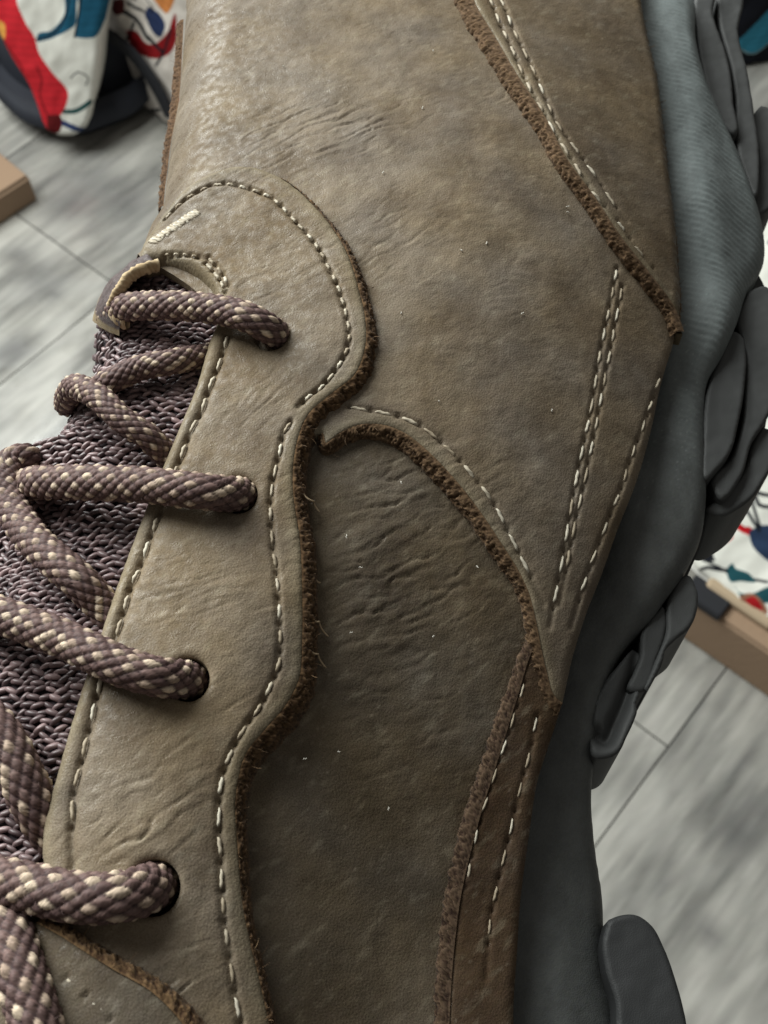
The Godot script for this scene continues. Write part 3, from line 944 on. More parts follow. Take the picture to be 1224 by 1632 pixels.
	part("leather_panel", panel(strip_poly, upper, {"t": 1.4, "relief": 1.0, "tint": strip_leather, "edges": [[[strip_edge], 1.0, 0.5], [[seam], 1.5, 1.0]], "grooves": [[[pts(SEAMS["strip_a"])], 0.34, 0.3]], "pits": holes, "skirt": 1.4, "step": 0.36}), leather, strip)
	raw_edge("raw_edge", strip, strip_edge, upper, 1.45, [1.2, 2.0, 2.3, 2.1, 2.0, 1.9, 1.7, 1.7], 1.6, -1.0 if edge_faces_left(strip_edge) else 1.0, Color(0.030, 0.019, 0.013), Color(0.180, 0.120, 0.080), 0.13)

	# ----- toe cap
	var cap := Node3D.new()
	cap.name = "toe_cap"
	shoe.add_child(cap)
	var cap_poly := cap_edge.duplicate()
	var tip := cap_edge[cap_edge.size() - 1]
	for q in back(seam):
		if q.y > tip.y + 0.5 and q.y < 148.0:
			cap_poly.append(q)
	cap_poly.append(Vector2(20, 150))
	holes = sew(cap, pts(SEAMS["cap_a"]), 4.9, 0.6, 0.42, upper, 4.4)
	holes.append_array(sew(cap, pts(SEAMS["cap_b"]), 4.9, 0.62, 0.42, upper, 4.4))
	holes.append_array(sew(cap, pts(SEAMS["cap_c"]), 4.9, 0.45, 0.34, upper, 4.35))
	lines = [pts(SEAMS["cap_a"]), pts(SEAMS["cap_b"]), pts(SEAMS["cap_c"])]
	part("leather_panel", panel(cap_poly, upper, {"t": 4.5, "relief": 0.9, "creases": CREASES, "tint": brown_leather, "edges": [[[cap_edge], 1.3, 0.7], [[seam], 2.0, 2.2]], "worn": [cap_edge], "grooves": [[lines, 0.36, 0.45]], "pits": holes, "skirt": 3.0, "step": 0.36}), leather, cap)
	raw_edge("raw_edge", cap, cap_edge, upper, 4.3, [2.8, 3.0, 3.0, 2.8, 2.6, 2.3, 2.1, 2.1, 2.1, 2.4], 3.0, 1.0, Color(0.052, 0.032, 0.019), Color(0.215, 0.138, 0.080), 0.15)

	var foot := PackedVector2Array()
	for q in seam:
		if q.y > tip.y + 2.0 and q.y < 122.0:
			foot.append(q)
	raw_edge("raw_edge", cap, foot, upper, 2.2, [0.5, 0.7, 0.4, 0.6, 0.45, 0.7, 0.4], 1.6, -1.0, Color(0.05, 0.032, 0.02), Color(0.24, 0.17, 0.11), 0.14)
	var rim := PackedVector2Array()
	for y in range(118, 66, -3):
		rim.append(Vector2(left_edge(y) - 0.2, y))
	raw_edge("raw_edge", cap, rim, flat, -7.0, [1.6, 1.9, 1.7, 1.2], 2.5, 1.0, Color(0.05, 0.03, 0.018), Color(0.20, 0.12, 0.07), 0.12)

	# ----- tongue of knitted mesh
	var tongue := Node3D.new()
	tongue.name = "tongue"
	shoe.add_child(tongue)
	var tongue_poly := PackedVector2Array()
	for q in left:
		if q.y < 53.0:
			tongue_poly.append(q)
	var inner := shift(eye_in, 3.0, 0.0)
	for q in back(inner):
		tongue_poly.append(q)
	part("backing", panel(tongue_poly, upper, {"t": -0.6, "step": 0.9, "skirt": 6.0}), matte(Color(0.030, 0.022, 0.026), 0.9), tongue)
	knit(tongue, tongue_poly)
	loop_strap(tongue)

	# ----- eyestay with its row of eyelets
	var eyestay := Node3D.new()
	eyestay.name = "eyestay"
	shoe.add_child(eyestay)
	var eye_poly := eye_out.duplicate()
	eye_poly.append_array(back(eye_in))
	holes = []
	for q in [["eye_a", 2.35, 0.62, 0.36], ["eye_b", 3.5, 0.62, 0.34], ["eye_c", 4.0, 0.6, 0.36], ["eye_d", 1.5, 0.6, 0.28], ["eye_e", 2.4, 0.7, 0.42], ["eye_f", 2.4, 0.7, 0.42]]:
		holes.append_array(sew(eyestay, pts(SEAMS[q[0]]), q[1], q[2], q[3], upper, 3.95))
	lines = []
	for k in SEAMS:
		if k.begins_with("eye"):
			lines.append(pts(SEAMS[k]))
	var eyelets := []
	var rims := []
	for c in pts(EYELETS):
		var ring := circle(c, [2.5, 2.6, 2.65, 2.9][eyelets.size()], 44, 1.1)
		eyelets.append(ring)
		var closed := ring.duplicate()
		closed.append(ring[0])
		rims.append(closed)
	part("leather_panel", panel(eye_poly, upper, {"t": 4.0, "relief": 1.05, "creases": CREASES, "tint": eyestay_leather, "edges": [[[eye_out], 1.0, 0.5], [[eye_in], 1.5, 2.0], [rims, 1.1, 0.55]], "worn": [eye_out, eye_in], "grooves": [[lines, 0.36, 0.50], [[pts(SEAMS["eye_c"])], 0.9, 0.35]], "pits": holes, "holes": eyelets, "skirt": 2.6, "step": 0.3}), leather, eyestay)
	raw_edge("raw_edge", eyestay, eye_out.slice(int(eye_out.size() * 0.17)), upper, 3.85, [0.3, 0.8, 1.2, 1.5, 1.7, 1.7, 1.5, 1.6, 1.8, 1.9, 1.9, 1.7, 1.4, 1.0, 0.8, 0.7, 0.6, 0.5, 0.5, 0.5, 0.5], 3.2, -1.0, Color(0.042, 0.025, 0.014), Color(0.200, 0.122, 0.066), 0.15)
	bar_tack(eyestay)

	# ----- ankle collar overlay at the heel end
	var collar := Node3D.new()
	collar.name = "ankle_collar"
	shoe.add_child(collar)
	var collar_poly := collar_edge.duplicate()
	collar_poly.append_array(PackedVector2Array([Vector2(-24, -98), Vector2(-50, -98), Vector2(-50, -60)]))
	holes = sew(collar, pts(SEAMS["collar_b"]), 3.6, 0.62, 0.38, upper, 5.9)
	part("leather_panel", panel(collar_poly, upper, {"t": 6.0, "relief": 1.0, "tint": quarter_leather, "edges": [[[collar_edge], 1.0, 0.5]], "pits": holes, "skirt": 2.5, "step": 0.4}), leather, collar)
	raw_edge("raw_edge", collar, collar_edge, upper, 5.9, [1.2, 1.6, 1.9, 1.9], 2.2, -1.0, Color(0.06, 0.035, 0.02), Color(0.24, 0.15, 0.08), 0.2)

	# ----- laces
	var k := 0
	for name_ in LACES:
		braid("lace", shoe, pts3(LACES[name_]), 2.72 if name_ in ["7", "8", "9"] else (2.42 if name_ in ["5", "6", "4"] else (2.2 if name_ == "1" else 1.9)), k)
		k += 1

	# ----- sole
	var mid_poly := sole_right.duplicate()
	mid_poly.append_array(back(shift(seam, -2.5, 0.0)))
	part("midsole", panel(mid_poly, sole_profile, {"t": 0.0, "tint": sole_tint, "edges": [[[sole_right], 3.0, 2.6]], "skirt": 9.0, "step": 0.3}), sole_rubber, shoe)
	part("outsole_base", panel(smooth(pts(CURVES["outsole"] + CURVES["outsole"].slice(0, 2)), 1.0), flat, {"t": -29.0, "step": 2.0, "skirt": 18.0, "close": true}), rubber, shoe)
	for n in LUGS:
		var q: Array = LUGS[n]
		var p := smooth(pts(q + q.slice(0, 2)), 0.4)
		p.remove_at(p.size() - 1)
		p = Geometry2D.offset_polygon(p, 0.3, Geometry2D.JOIN_ROUND)[0]
		var ring := p.duplicate()
		ring.append(p[0])
		part("lug", panel(p, lug_profile.bind(LUG_H[n]), {"grooves": [[[smooth(pts(LUG_DENT), 0.5)], 1.1, 2.2]] if n == "h" else [], "edges": [[[ring], 0.7, 0.6]], "skirt": 16.0, "step": 0.4}), heel_rubber if n == "i" else rubber, shoe)

	# ----- loose fibres, lint and frayed threads
	stuff("raw_edge_fibres", make_hair(), hair_cloth, shoe, hair_at, hair_tone)
	lint(shoe)

func edge_faces_left(_p) -> bool:
	return false

func lug_profile(x: float, y: float, h: float) -> float:
	return h - 0.10 * (x - 45.0) + 0.25 * noise_mid.get_noise_2d(x * 0.3, y * 0.3)

func sole_profile(x: float, y: float) -> float:
	var h := sole(x, y)
	# fine moulded ribs across the side wall, strongest towards the toe
	var k := clampf((y - 8.0) / 50.0, 0.12, 1.0)
	if k > 0.0:
		var broken := clampf(0.75 + 1.1 * noise_mid.get_noise_2d(x * 0.7 + 31.0, y * 0.35), 0.15, 1.3)
		h += 0.10 * k * broken * sin((y + 0.30 * x) * TAU / 1.45 + 1.7 * noise_mid.get_noise_2d(x * 0.35, y * 0.35))
	h += 0.30 * sin((x - 0.02 * y) * 0.55) * clampf((y + 20.0) / 60.0, 0.0, 1.0)
	h += 0.10 * noise_mid.get_noise_2d(x * 0.5, y * 0.5) + 0.02 * noise_fine.get_noise_2d(x, y)
	return h

func sole_tint(x, y, _d):
	var a := noise_scuff.get_noise_2d(x, y * 0.6)
	var f := noise_fine.get_noise_2d(x * 1.4, y * 1.4)
	var c := Color(0.078, 0.082, 0.080).lerp(Color(0.148, 0.170, 0.170), clampf((y - 5.0) / 55.0, 0.0, 1.0)) * (1.0 + 0.25 * a + 0.16 * f)
	if f > 0.5 and y > 10.0:
		c = c.lerp(Color(0.32, 0.35, 0.34), (f - 0.5) * 0.9)
	c.a = 1.0
	return c

func far_side(shoe):
	var g := PackedVector3Array()
	var rows := 60
	var cols := 24
	var right := smooth(pts(CURVES["sole_right"]), 0.5)
	for j in rows:
		var y := lerpf(150.0, -108.0, j / (rows - 1.0))
		var x0 := left_edge(y)
		var x1 := 40.0
		for i in right.size() - 1:
			if (right[i].y >= y) != (right[i + 1].y >= y):
				x1 = right[i].x
		var h0 := upper(x0, y) - 1.0
		var h1 := sole(x1, y) - 9.0
		var deep := 62.0 * pow(sin(PI * clampf(0.06 + 0.90 * (150.0 - y) / 330.0, 0.0, 1.0)), 0.45)
		for i in cols:
			var u := float(i) / (cols - 1)
			g.append(space(lerpf(x0 + 0.4, x1 - 0.6, u), y, lerpf(h0, h1, u) - deep * pow(sin(PI * u), 0.7)))
	part("far_side", sheet(g, cols, PackedColorArray(), false, false), matte(Color(0.10, 0.078, 0.054), 0.7), shoe)

# a cloth of small yarn loops in slanting courses over the tongue
func knit(parent, poly: PackedVector2Array):
	var g := PackedVector3Array()
	var rows := 9
	var cols := 7
	for j in rows:
		var u := float(j) / (rows - 1)
		var s := u - 0.5
		var body := sqrt(maxf(0.02, 1.0 - pow(absf(s) * 2.0, 2.4)))
		for i in cols:
			var a := TAU * i / cols
			g.append(Vector3(s, sin(a) * 0.17 * body * (1.0 + 0.2 * sin(a * 3.0 + u * 8.0)) - 0.5 * s * s, cos(a) * 0.17 * body))
	var loop := sheet(g, cols, PackedColorArray(), true, true)
	var where: Array[Transform3D] = []
	var tones: Array[Color] = []
	var dx := 1.42
	var dy := 0.94
	for j in range(-115, 70):
		for i in range(-70, 35):
			var x := i * dx + (0.5 * dx if j % 2 else 0.0) + rng.randf_range(-0.16, 0.16)
			var y := j * dy - 0.16 * x + rng.randf_range(-0.1, 0.1) + 0.7 * noise_warp.get_noise_2d(x * 0.6, j * dy * 0.6)
			if x < -75.0 or y < -92.0 or not Geometry2D.is_point_in_polygon(Vector2(x, y), poly):
				continue
			if x - left_edge(y) < 0.15:
				continue
			var n := normal_at(upper, x, y)
			var ang := (0.42 if i % 2 else -0.30) + 0.5 * noise_warp.get_noise_2d(x, y) + rng.randf_range(-0.2, 0.2)
			var dir := Vector3(cos(ang), 0, -sin(ang))
			dir = (dir - n * dir.dot(n)).normalized()
			var size := rng.randf_range(1.9, 2.7) * K
			var lift := rng.randf_range(-0.35, 0.1)
			where.append(Transform3D(Basis(dir * size, n * size, dir.cross(n) * size), space(x, y, upper(x, y) + lift)))
			var tone := rng.randf()
			tones.append(Color(0.080, 0.053, 0.056).lerp(Color(0.28, 0.195, 0.195), tone * tone))
	var yarn := matte(Color.WHITE, 0.42, true)
	yarn.metallic_specular = 0.5
	stuff("knit_yarn", loop, yarn, parent, where, tones)

# the leather loop on the tongue that the first lace runs through
func loop_strap(tongue):
	var a := smooth3(pts3(LOOP_INNER), 0.3)
	var b := smooth3(pts3(LOOP_OUTER), 0.3)
	var g := PackedVector3Array()
	var c := PackedColorArray()
	var rows := 60
	var cols := 16
	for j in rows:
		var u := j / (rows - 1.0)
		var pa := a[int(u * (a.size() - 1))]
		var pb := b[int(u * (b.size() - 1))]
		for i in cols:
			var v := i / (cols - 1.0)
			var q := pa.lerp(pb, v)
			q.z += 2.0 * sin(PI * v) + 0.4 * noise_mid.get_noise_2d(q.x, q.y)
			g.append(space(q.x, q.y, q.z))
			var n := noise_fine.get_noise_2d(q.x, q.y)
			c.append(Color(0.13, 0.105, 0.105) * (1.0 + 0.35 * n) if v < 0.86 else Color(0.34, 0.27, 0.17))
	part("lace_loop", sheet(g, cols, c, false, false), leather, tongue)
	# its thick tan cut edge
	var edge := PackedVector3Array()
	var ec := PackedColorArray()
	for i in a.size():
		var d := (a[mini(i + 1, a.size() - 1)] - a[maxi(i - 1, 0)]).normalized()
		var s := d.cross(Vector3(0, 0, 1)).normalized()
		var up := s.cross(d)
		for k in 10:
			var ang := TAU * k / 10.0
			var n := noise_fine.get_noise_2d(i * 0.35, k * 1.3)
			var q := a[i] + (s * cos(ang) * 0.75 + up * sin(ang) * 1.15) * (1.0 + 0.35 * n)
			edge.append(space(q.x, q.y, q.z))
			ec.append(Color(0.36, 0.26, 0.15).lerp(Color(0.58, 0.46, 0.30), clampf(0.5 + n, 0.0, 1.0)))
	part("loop_cut_edge", sheet(edge, 10, ec, true, true), suede, tongue)

# the dense white bar of thread near the top of the eyestay
func bar_tack(parent):
	var p := pts3(BARTACK)
	var n := 28
	for i in n:
		var q := p[0].lerp(p[1], (i + rng.randf_range(-0.2, 0.2)) / (n - 1.0))
		var across := Vector2(p[0].y - p[1].y, p[1].x - p[0].x).normalized().rotated(0.35 + rng.randf_range(-0.25, 0.25)) * rng.randf_range(0.8, 1.3)
		var a := Vector2(q.x, q.y) + across
		var b := Vector2(q.x, q.y) - across
		var pa := space(a.x, a.y, upper(a.x, a.y) + 4.1)
		var pb := space(b.x, b.y, upper(b.x, b.y) + 4.1)
		var nn := normal_at(upper, q.x, q.y)
		var o := part("stitch", stitch_meshes[i % 3], thread_tones[i % 3], parent)
		o.transform = Transform3D(Basis(pb - pa, nn * 0.22 * K, (pb - pa).normalized().cross(nn) * 0.27 * K), (pa + pb) * 0.5)

func lint(shoe):
	var white := matte(Color(0.55, 0.52, 0.46), 0.8)
	var p := pts3(LINT)
	for i in p.size():
		var run := PackedVector3Array()
		var a := rng.randf() * TAU
		var len := rng.randf_range(0.25, 0.75)
		var at := p[i]
		at.z = upper(at.x, at.y) + 2.25
		for k in 4:
			run.append(at + Vector3(cos(a), sin(a), 0.1) * len * (k / 3.0 - 0.5) + Vector3(-sin(a), cos(a), 0) * 0.12 * (k % 2))
		part("lint_speck", thin_tube(run, 0.09), white, shoe)
	var fray := matte(Color(0.45, 0.34, 0.22), 0.8)
	for q in pts3(FRAY):
		var run := PackedVector3Array()
		var turn := rng.randf() * TAU
		for k in 16:
			var u := k / 15.0
			var x: float = q.x - 0.6 + 2.0 * u + 0.25 * cos(turn + u * 9.0)
			var y: float = q.y - 1.1 * u + 0.35 * sin(turn + u * 8.0)
			run.append(Vector3(x, y, upper(x, y) + 2.6 - 1.5 * u + 0.5 * sin(u * 5.0)))
		part("frayed_thread", thin_tube(run, 0.13), fray, shoe)

func thin_tube(run: PackedVector3Array, r: float) -> ArrayMesh:
	var g := PackedVector3Array()
	for i in run.size():
		var d := (run[mini(i + 1, run.size() - 1)] - run[maxi(i - 1, 0)]).normalized()
		var s := d.cross(Vector3(0.1, 0.2, 1).normalized()).normalized()
		var up := s.cross(d)
		var rr := r * (0.45 if i == 0 or i == run.size() - 1 else 1.0)
		for k in 6:
			var a := TAU * k / 6.0
			var q := run[i] + (s * cos(a) + up * sin(a)) * rr
			g.append(space(q.x, q.y, q.z))
	return sheet(g, 6, PackedColorArray(), true, true)

# =====================================================================  floor and background
const FLOOR_TURN := 40.0  # degrees from the x axis to the short side of the tiles

func build_floor():
	var ground := Node3D.new()
	ground.name = "floor"
	ground.set_meta("kind", "structure")
	ground.set_meta("label", "pale grey stone-look floor tiles")
	add_child(ground)
	ground.rotation_degrees.y = -FLOOR_TURN
	var slab := BoxMesh.new()
	slab.size = Vector3(12, 0.1, 12)
	part("grout_bed", slab, matte(Color(0.05, 0.048, 0.045), 1.0), ground).position = Vector3(0, -0.0535, 0)
	var glaze := matte(Color.WHITE, 0.4, true)
	glaze.metallic_specular = 0.5
	glaze.roughness_texture = noise_map(FastNoiseLite.TYPE_SIMPLEX_SMOOTH, 0.01, 512, false, 1.0, 4, 23)
	glaze.roughness = 0.62
	glaze.uv1_triplanar = true
	glaze.uv1_scale = Vector3(2, 2, 2)
	var wide := 0.326
	var long := 1.22
	# local x runs across the tiles, local z along them
	for col in range(-7, 4):
		var x0 := 0.021 + col * wide
		var shift_z: float = {-1: -0.48, -4: -0.549, -3: 0.16, -2: 0.05, 0: -0.93, -5: -0.1}.get(col, 0.37 * col)
		for row in range(-3, 3):
			var z0 := shift_z + row * long
			if z0 > 0.9 or z0 + long < -2.6:
				continue
			part("floor_tile", tile(x0, z0, wide, long), glaze, ground)

func tile(x0: float, z0: float, wide: float, long: float) -> ArrayMesh:
	var gap := 0.0010
	var nx := 72
	var nz := 110
	var g := PackedVector3Array()
	var c := PackedColorArray()
	var tone := 1.0 + 0.05 * sin(x0 * 31.0 + z0 * 17.0)
	var stains := STAINS
	for j in nz:
		for i in nx:
			var fx := i / (nx - 1.0)
			var fz := j / (nz - 1.0)
			var x := lerpf(x0 + gap, x0 + wide - gap, fx)
			var z := lerpf(z0 + gap, z0 + long - gap, fz)
			g.append(Vector3(x, 0.0, z))
			var a := noise_scuff.get_noise_2d(x * 90.0 + z0 * 40.0, z * 16.0)
			var b := noise_broad.get_noise_2d(x * 130.0, z * 70.0 + x0 * 90.0)
			var f := noise_mid.get_noise_2d(x * 160.0, z * 24.0)
			var k := clampf(0.62 + 0.52 * a + 0.58 * b + 0.42 * f, 0.0, 1.0)
			var col := Color(0.150, 0.149, 0.140).lerp(Color(0.44, 0.43, 0.395), k) * tone * (0.93 + 0.16 * noise_mid.get_noise_2d(x * 420.0, z * 34.0 + 77.0))
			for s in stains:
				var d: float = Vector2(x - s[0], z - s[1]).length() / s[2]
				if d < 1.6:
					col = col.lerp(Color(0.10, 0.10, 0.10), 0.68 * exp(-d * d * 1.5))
			col.a = 1.0
			c.append(col)
	var uvs := PackedVector2Array()
	for q in g:
		uvs.append(Vector2(q.x, q.z))
	var index := PackedInt32Array()
	for j in nz - 1:
		for i in nx - 1:
			var a := j * nx + i
			index.append_array(PackedInt32Array([a, a + 1, a + nx, a + 1, a + nx + 1, a + nx]))
	var low := Vector3(0, -0.006, 0)
	var corners := [g[0], g[nx - 1], g[nx * nz - 1], g[nx * nz - nx]]
	for k in 4:
		var p: Vector3 = corners[k]
		var q: Vector3 = corners[(k + 1) % 4]
		var at := g.size()
		for v in [p, q, q + low, p + low]:
			g.append(v)
			uvs.append(Vector2(v.x, v.z))
			c.append(Color(0.12, 0.115, 0.105))
		index.append_array(PackedInt32Array([at, at + 2, at + 1, at, at + 3, at + 2]))
	return finish(g, uvs, c, index)

# a printed picture, painted from outlines given in millimetres of the cloth
func printed(lo: Vector2, hi: Vector2, marks: Array, ground: Color) -> ImageTexture:
	var w := 512
	var h := 512
	var im := Image.create(w, h, false, Image.FORMAT_RGB8)
	im.fill(ground)
	var k := Vector2(w, h) / (hi - lo)
	for m in marks:
		var p := PackedVector2Array()
		for q in pts(m[1]):
			p.append(Vector2((q.x - lo.x) * k.x, (hi.y - q.y) * k.y))
		var shapes := []
		if m.size() > 2:
			for s in Geometry2D.offset_polyline(smooth(p, 4.0), m[2] * k.x * 0.5, Geometry2D.JOIN_ROUND, Geometry2D.END_ROUND):
				shapes.append(s)
		else:
			p.append(p[0])
			var s := smooth(p, 4.0)
			s.remove_at(s.size() - 1)
			shapes.append(s)
		for s in shapes:
			fill_shape(im, s, m[0])
	return ImageTexture.create_from_image(im)

func fill_shape(im: Image, s: PackedVector2Array, colour: Color):
	for y in im.get_height():
		var cross := PackedFloat32Array()
		for i in s.size():
			var a := s[i]
			var b := s[(i + 1) % s.size()]
			if (a.y <= y) != (b.y <= y):
				cross.append(a.x + (y - a.y) / (b.y - a.y) * (b.x - a.x))
		cross.sort()
		for n in cross.size() / 2:
			var x0 := clampi(roundi(cross[n * 2]), 0, im.get_width())
			var x1 := clampi(roundi(cross[n * 2 + 1]), 0, im.get_width())
			if x1 > x0:
				var shade := 0.97 + 0.03 * sin(y * 0.31)
				im.fill_rect(Rect2i(x0, y, x1 - x0, 1), Color(colour.r * shade, colour.g * shade, colour.b * shade))

# a soft printed cloth body: an outline in millimetres with rounded edges and some depth, front upwards in its own frame
func cloth_body(called: String, parent: Node3D, outline: PackedVector2Array, tex: Texture2D, lo: Vector2, hi: Vector2, deep: float, bulge: float, frame: Transform3D, tone := Color.WHITE) -> MeshInstance3D:
	var m := StandardMaterial3D.new()
	m.albedo_color = tone
	m.albedo_texture = tex
	m.roughness = 0.8
	m.metallic_specular = 0.25
	m.uv1_scale = Vector3(20.0 / (hi.x - lo.x), -20.0 / (hi.y - lo.y), 1)
	m.uv1_offset = Vector3(-lo.x / (hi.x - lo.x), hi.y / (hi.y - lo.y), 0)
	var ring := outline.duplicate()
	ring.append(outline[0])
	var mid := (lo + hi) * 0.5
	var wob := func(x: float, y: float) -> float:
		var u := (x - mid.x) / (hi.x - lo.x) * 2.0
		return bulge * (1.0 - u * u) + 5.0 * noise_broad.get_noise_2d(x * 0.22, y * 0.12) + 2.0 * noise_broad.get_noise_2d(x * 0.6, y * 0.3 + 9.0)
	var mesh := panel(outline, wob, {"edges": [[[ring], 10.0, 9.0]], "skirt": deep, "step": 5.0, "close": true})
	var o := part(called, mesh, m, parent)
	o.transform = frame * Transform3D(Basis().scaled(Vector3.ONE * 0.001 / K), Vector3.ZERO)
	return o

# local frame whose x and y axes carry the cloth; panels lie in x / -z with their height along y
func cloth_frame(x: Vector3, y: Vector3) -> Transform3D:
	x = x.normalized()
	y = (y - x * x.dot(y)).normalized()
	return Transform3D(Basis(x, x.cross(y), -y), Vector3.ZERO)

func round_box(size: Vector3, r: float) -> ArrayMesh:
	var st := SurfaceTool.new()
	st.begin(Mesh.PRIMITIVE_TRIANGLES)
	st.set_smooth_group(-1)
	var a := size * 0.5
	var g := []
	# three slabs of a chamfered box, as a lathe-like stack of rings
	var ring := func(y: float, inset: float) -> Array:
		var x := a.x - inset
		var z := a.z - inset
		return [Vector3(-x + r, y, -z), Vector3(x - r, y, -z), Vector3(x, y, -z + r), Vector3(x, y, z - r), Vector3(x - r, y, z), Vector3(-x + r, y, z), Vector3(-x, y, z - r), Vector3(-x, y, -z + r)]
	g.append(ring.call(-a.y, r))
	g.append(ring.call(-a.y + r, 0.0))
	g.append(ring.call(a.y - r, 0.0))
	g.append(ring.call(a.y, r))
	for j in 3:
		for i in 8:
			var k := (i + 1) % 8
			for v in [g[j][i], g[j + 1][i], g[j][k], g[j][k], g[j + 1][i], g[j + 1][k]]:
				st.add_vertex(v)
	for i in range(1, 7):
		for v in [g[3][0], g[3][i + 1], g[3][i]]:
			st.add_vertex(v)
		for v in [g[0][0], g[0][i], g[0][i + 1]]:
			st.add_vertex(v)
	st.generate_normals()
	return st.commit()

func strap_mesh(run: PackedVector3Array, across: Vector3, half: float, thick: float) -> ArrayMesh:
	var p := smooth3(run, 0.006)
	var g := PackedVector3Array()
	for i in p.size():
		var d := (p[mini(i + 1, p.size() - 1)] - p[maxi(i - 1, 0)]).normalized()
		var s := (across - d * across.dot(d)).normalized()
		var n := d.cross(s)
		for q in [[-1, -1], [-1, 1], [-0.8, 1.2], [0.8, 1.2], [1, 1], [1, -1]]:
			g.append(p[i] + s * half * q[0] + n * thick * q[1])
	return sheet(g, 6, PackedColorArray(), true, true)

func build_background():
	var white := Color(0.86, 0.86, 0.83)
	var black := matte(Color(0.016, 0.017, 0.021), 0.7)
	var navy := matte(Color(0.022, 0.025, 0.034), 0.75)
	var red := Color(0.80, 0.17, 0.21)
	var teal := Color(0.12, 0.33, 0.43)
	var ink := Color(0.10, 0.11, 0.14)
	# ----- rounded bag with a dark base, far left
	var at := Vector3(-0.49, 0, -1.30)
	var bag := thing("printed_bag", "white bag with red and teal print and a rounded black base", "bag", at, "printed cloth bags")
	var lo := Vector2(-90, 30)
	var hi := Vector2(140, 300)
	var tex := printed(lo, hi, [
		[red, [-90, 300, -29, 262, -24, 227, -19, 210, -10, 188, -9, 170, 4, 142, 22, 105, 16, 90, 3, 73, -15, 71, -21, 46, -45, 60, -90, 188]],
		[red.darkened(0.3), [-61, 190, -49, 165, -39, 142, -45, 125], 3.0], [red.darkened(0.3), [-16, 147, -13, 128, -21, 105, -15, 71], 3.0],
		[Color(0.86, 0.62, 0.30), [-90, 207, -51, 205, -54, 188, -90, 178]],
		[teal, [-8, 183, 13, 188, 38, 199, 49, 205, 58, 236, 80, 300, 50, 300, 36, 218, 15, 199, -6, 192]], [ink, [-8, 187, 20, 196, 40, 220, 56, 290], 2.5],
		[teal, [47, 190, 76, 189, 92, 210, 130, 300, 77, 300, 57, 218]], [ink, [47, 190, 57, 218, 80, 292], 2.5],
		[ink, [30, 130, 44, 140, 56, 130, 50, 120], 1.6], [Color(0.13, 0.30, 0.30), [11, 79, 30, 81, 52, 94], 6.0], [Color(0.20, 0.26, 0.42), [0, 63, 19, 55, 36, 47], 8.0], [Color(0.38, 0.10, 0.11), [-16, 73, 3, 73, -2, 48, -19, 43]]], white)
	cloth_body("printed_front", bag, smooth(pts([-90, 330, -66, 200, -53, 156, -38, 119, -31, 86, -21, 46, -6, 39, 18, 40, 36, 51, 55, 90, 72, 138, 81, 174, 101, 236, 130, 330, -90, 330]), 4.0).slice(0, -1), tex, lo, hi, 50.0, 16.0, cloth_frame(Vector3(1, 0, 0), Vector3(0, 0.95, -0.3)))
	bowl("black_base", bag, Vector3(0.005, 0, -0.150), 0.128, 0.055, navy)
	var inner := PackedVector3Array()
	for q in [[0.122, 0.02], [0.118, 0.06], [0.108, 0.10], [0.09, 0.125], [0.05, 0.135], [0.0, 0.136]]:
		for i in 40:
			inner.append(Vector3(cos(TAU * i / 40) * q[0] * 1.08, q[1], sin(TAU * i / 40) * q[0] * (1.0 + 0.03 * sin(i * 1.1))))
	part("dark_sides", sheet(inner, 40, PackedColorArray(), true, true), navy, bag).position = Vector3(0.005, 0, -0.190)
	# ----- tall printed bag behind it with a black handle
	at = Vector3(-0.464, 0, -1.492)
	bag = thing("printed_bag", "white patterned bag with a curved black handle across its front", "bag", at, "printed cloth bags")
	lo = Vector2(-60, 0)
	hi = Vector2(330, 380)
	tex = printed(lo, hi, [
		[Color(0.55, 0.10, 0.12), [120, 150, 140, 160, 165, 150, 200, 175, 226, 205, 245, 240, 238, 195, 205, 150, 160, 124, 125, 122]],
		[Color(0.16, 0.21, 0.34), [170, 199, 190, 224, 218, 214, 210, 190, 197, 178, 177, 182]],
		[ink, [120, 181, 148, 184, 167, 162, 196, 152], 9.0], [ink, [49, 66, 67, 40, 86, 17], 3.5], [ink, [96, 80, 90, 41, 90, 10], 3.5], [ink, [137, 62, 108, 21, 106, 1, 164, 29], 5.0],
		[ink, [94, 108, 127, 147, 143, 176], 4.0], [ink, [176, 118, 205, 161, 233, 212], 3.5], [ink, [137, 204, 172, 206], 6.0], [ink, [130, 215, 160, 222], 5.0],
		[Color(0.30, 0.12, 0.12), [88, 182, 129, 205, 116, 176, 92, 166]], [Color(0.78, 0.50, 0.28), [196, 247, 250, 274, 221, 230]],
		[red, [20, 150, 50, 180, 60, 140, 40, 120]], [ink, [228, 40, 240, 70, 262, 76, 270, 55, 256, 46], 3.0], [ink, [150, 225, 172, 238, 196, 226, 190, 214], 2.5], [ink, [70, 120, 96, 132, 112, 118, 100, 108], 2.5], [red, [205, 70, 222, 84, 236, 72, 222, 62]], [ink, [60, 190, 72, 150, 60, 120], 2.5], [teal, [-20, 220, 20, 250, 60, 240, 30, 210]], [ink, [-30, 60, 10, 90, 40, 140, 70, 150], 4.0]], Color(0.83, 0.80, 0.77))
	var f2 := cloth_frame(Vector3(0.73, 0, 0.68), Vector3.UP)
	cloth_body("printed_front", bag, smooth(pts([-55, 8, 60, 2, 200, 2, 325, 6, 328, 370, -55, 370, -55, 8]), 5.0).slice(0, -1), tex, lo, hi, 130.0, 8.0, f2)
	var run := PackedVector3Array()
	for q in pts([-24, 80, 0, 104, 30, 126, 66, 140, 105, 143, 138, 134, 162, 114, 182, 84, 200, 40]):
		run.append(f2 * (Vector3(q.x, 22.0 + 8.0 * sin(q.x * 0.02), -q.y) * 0.001))
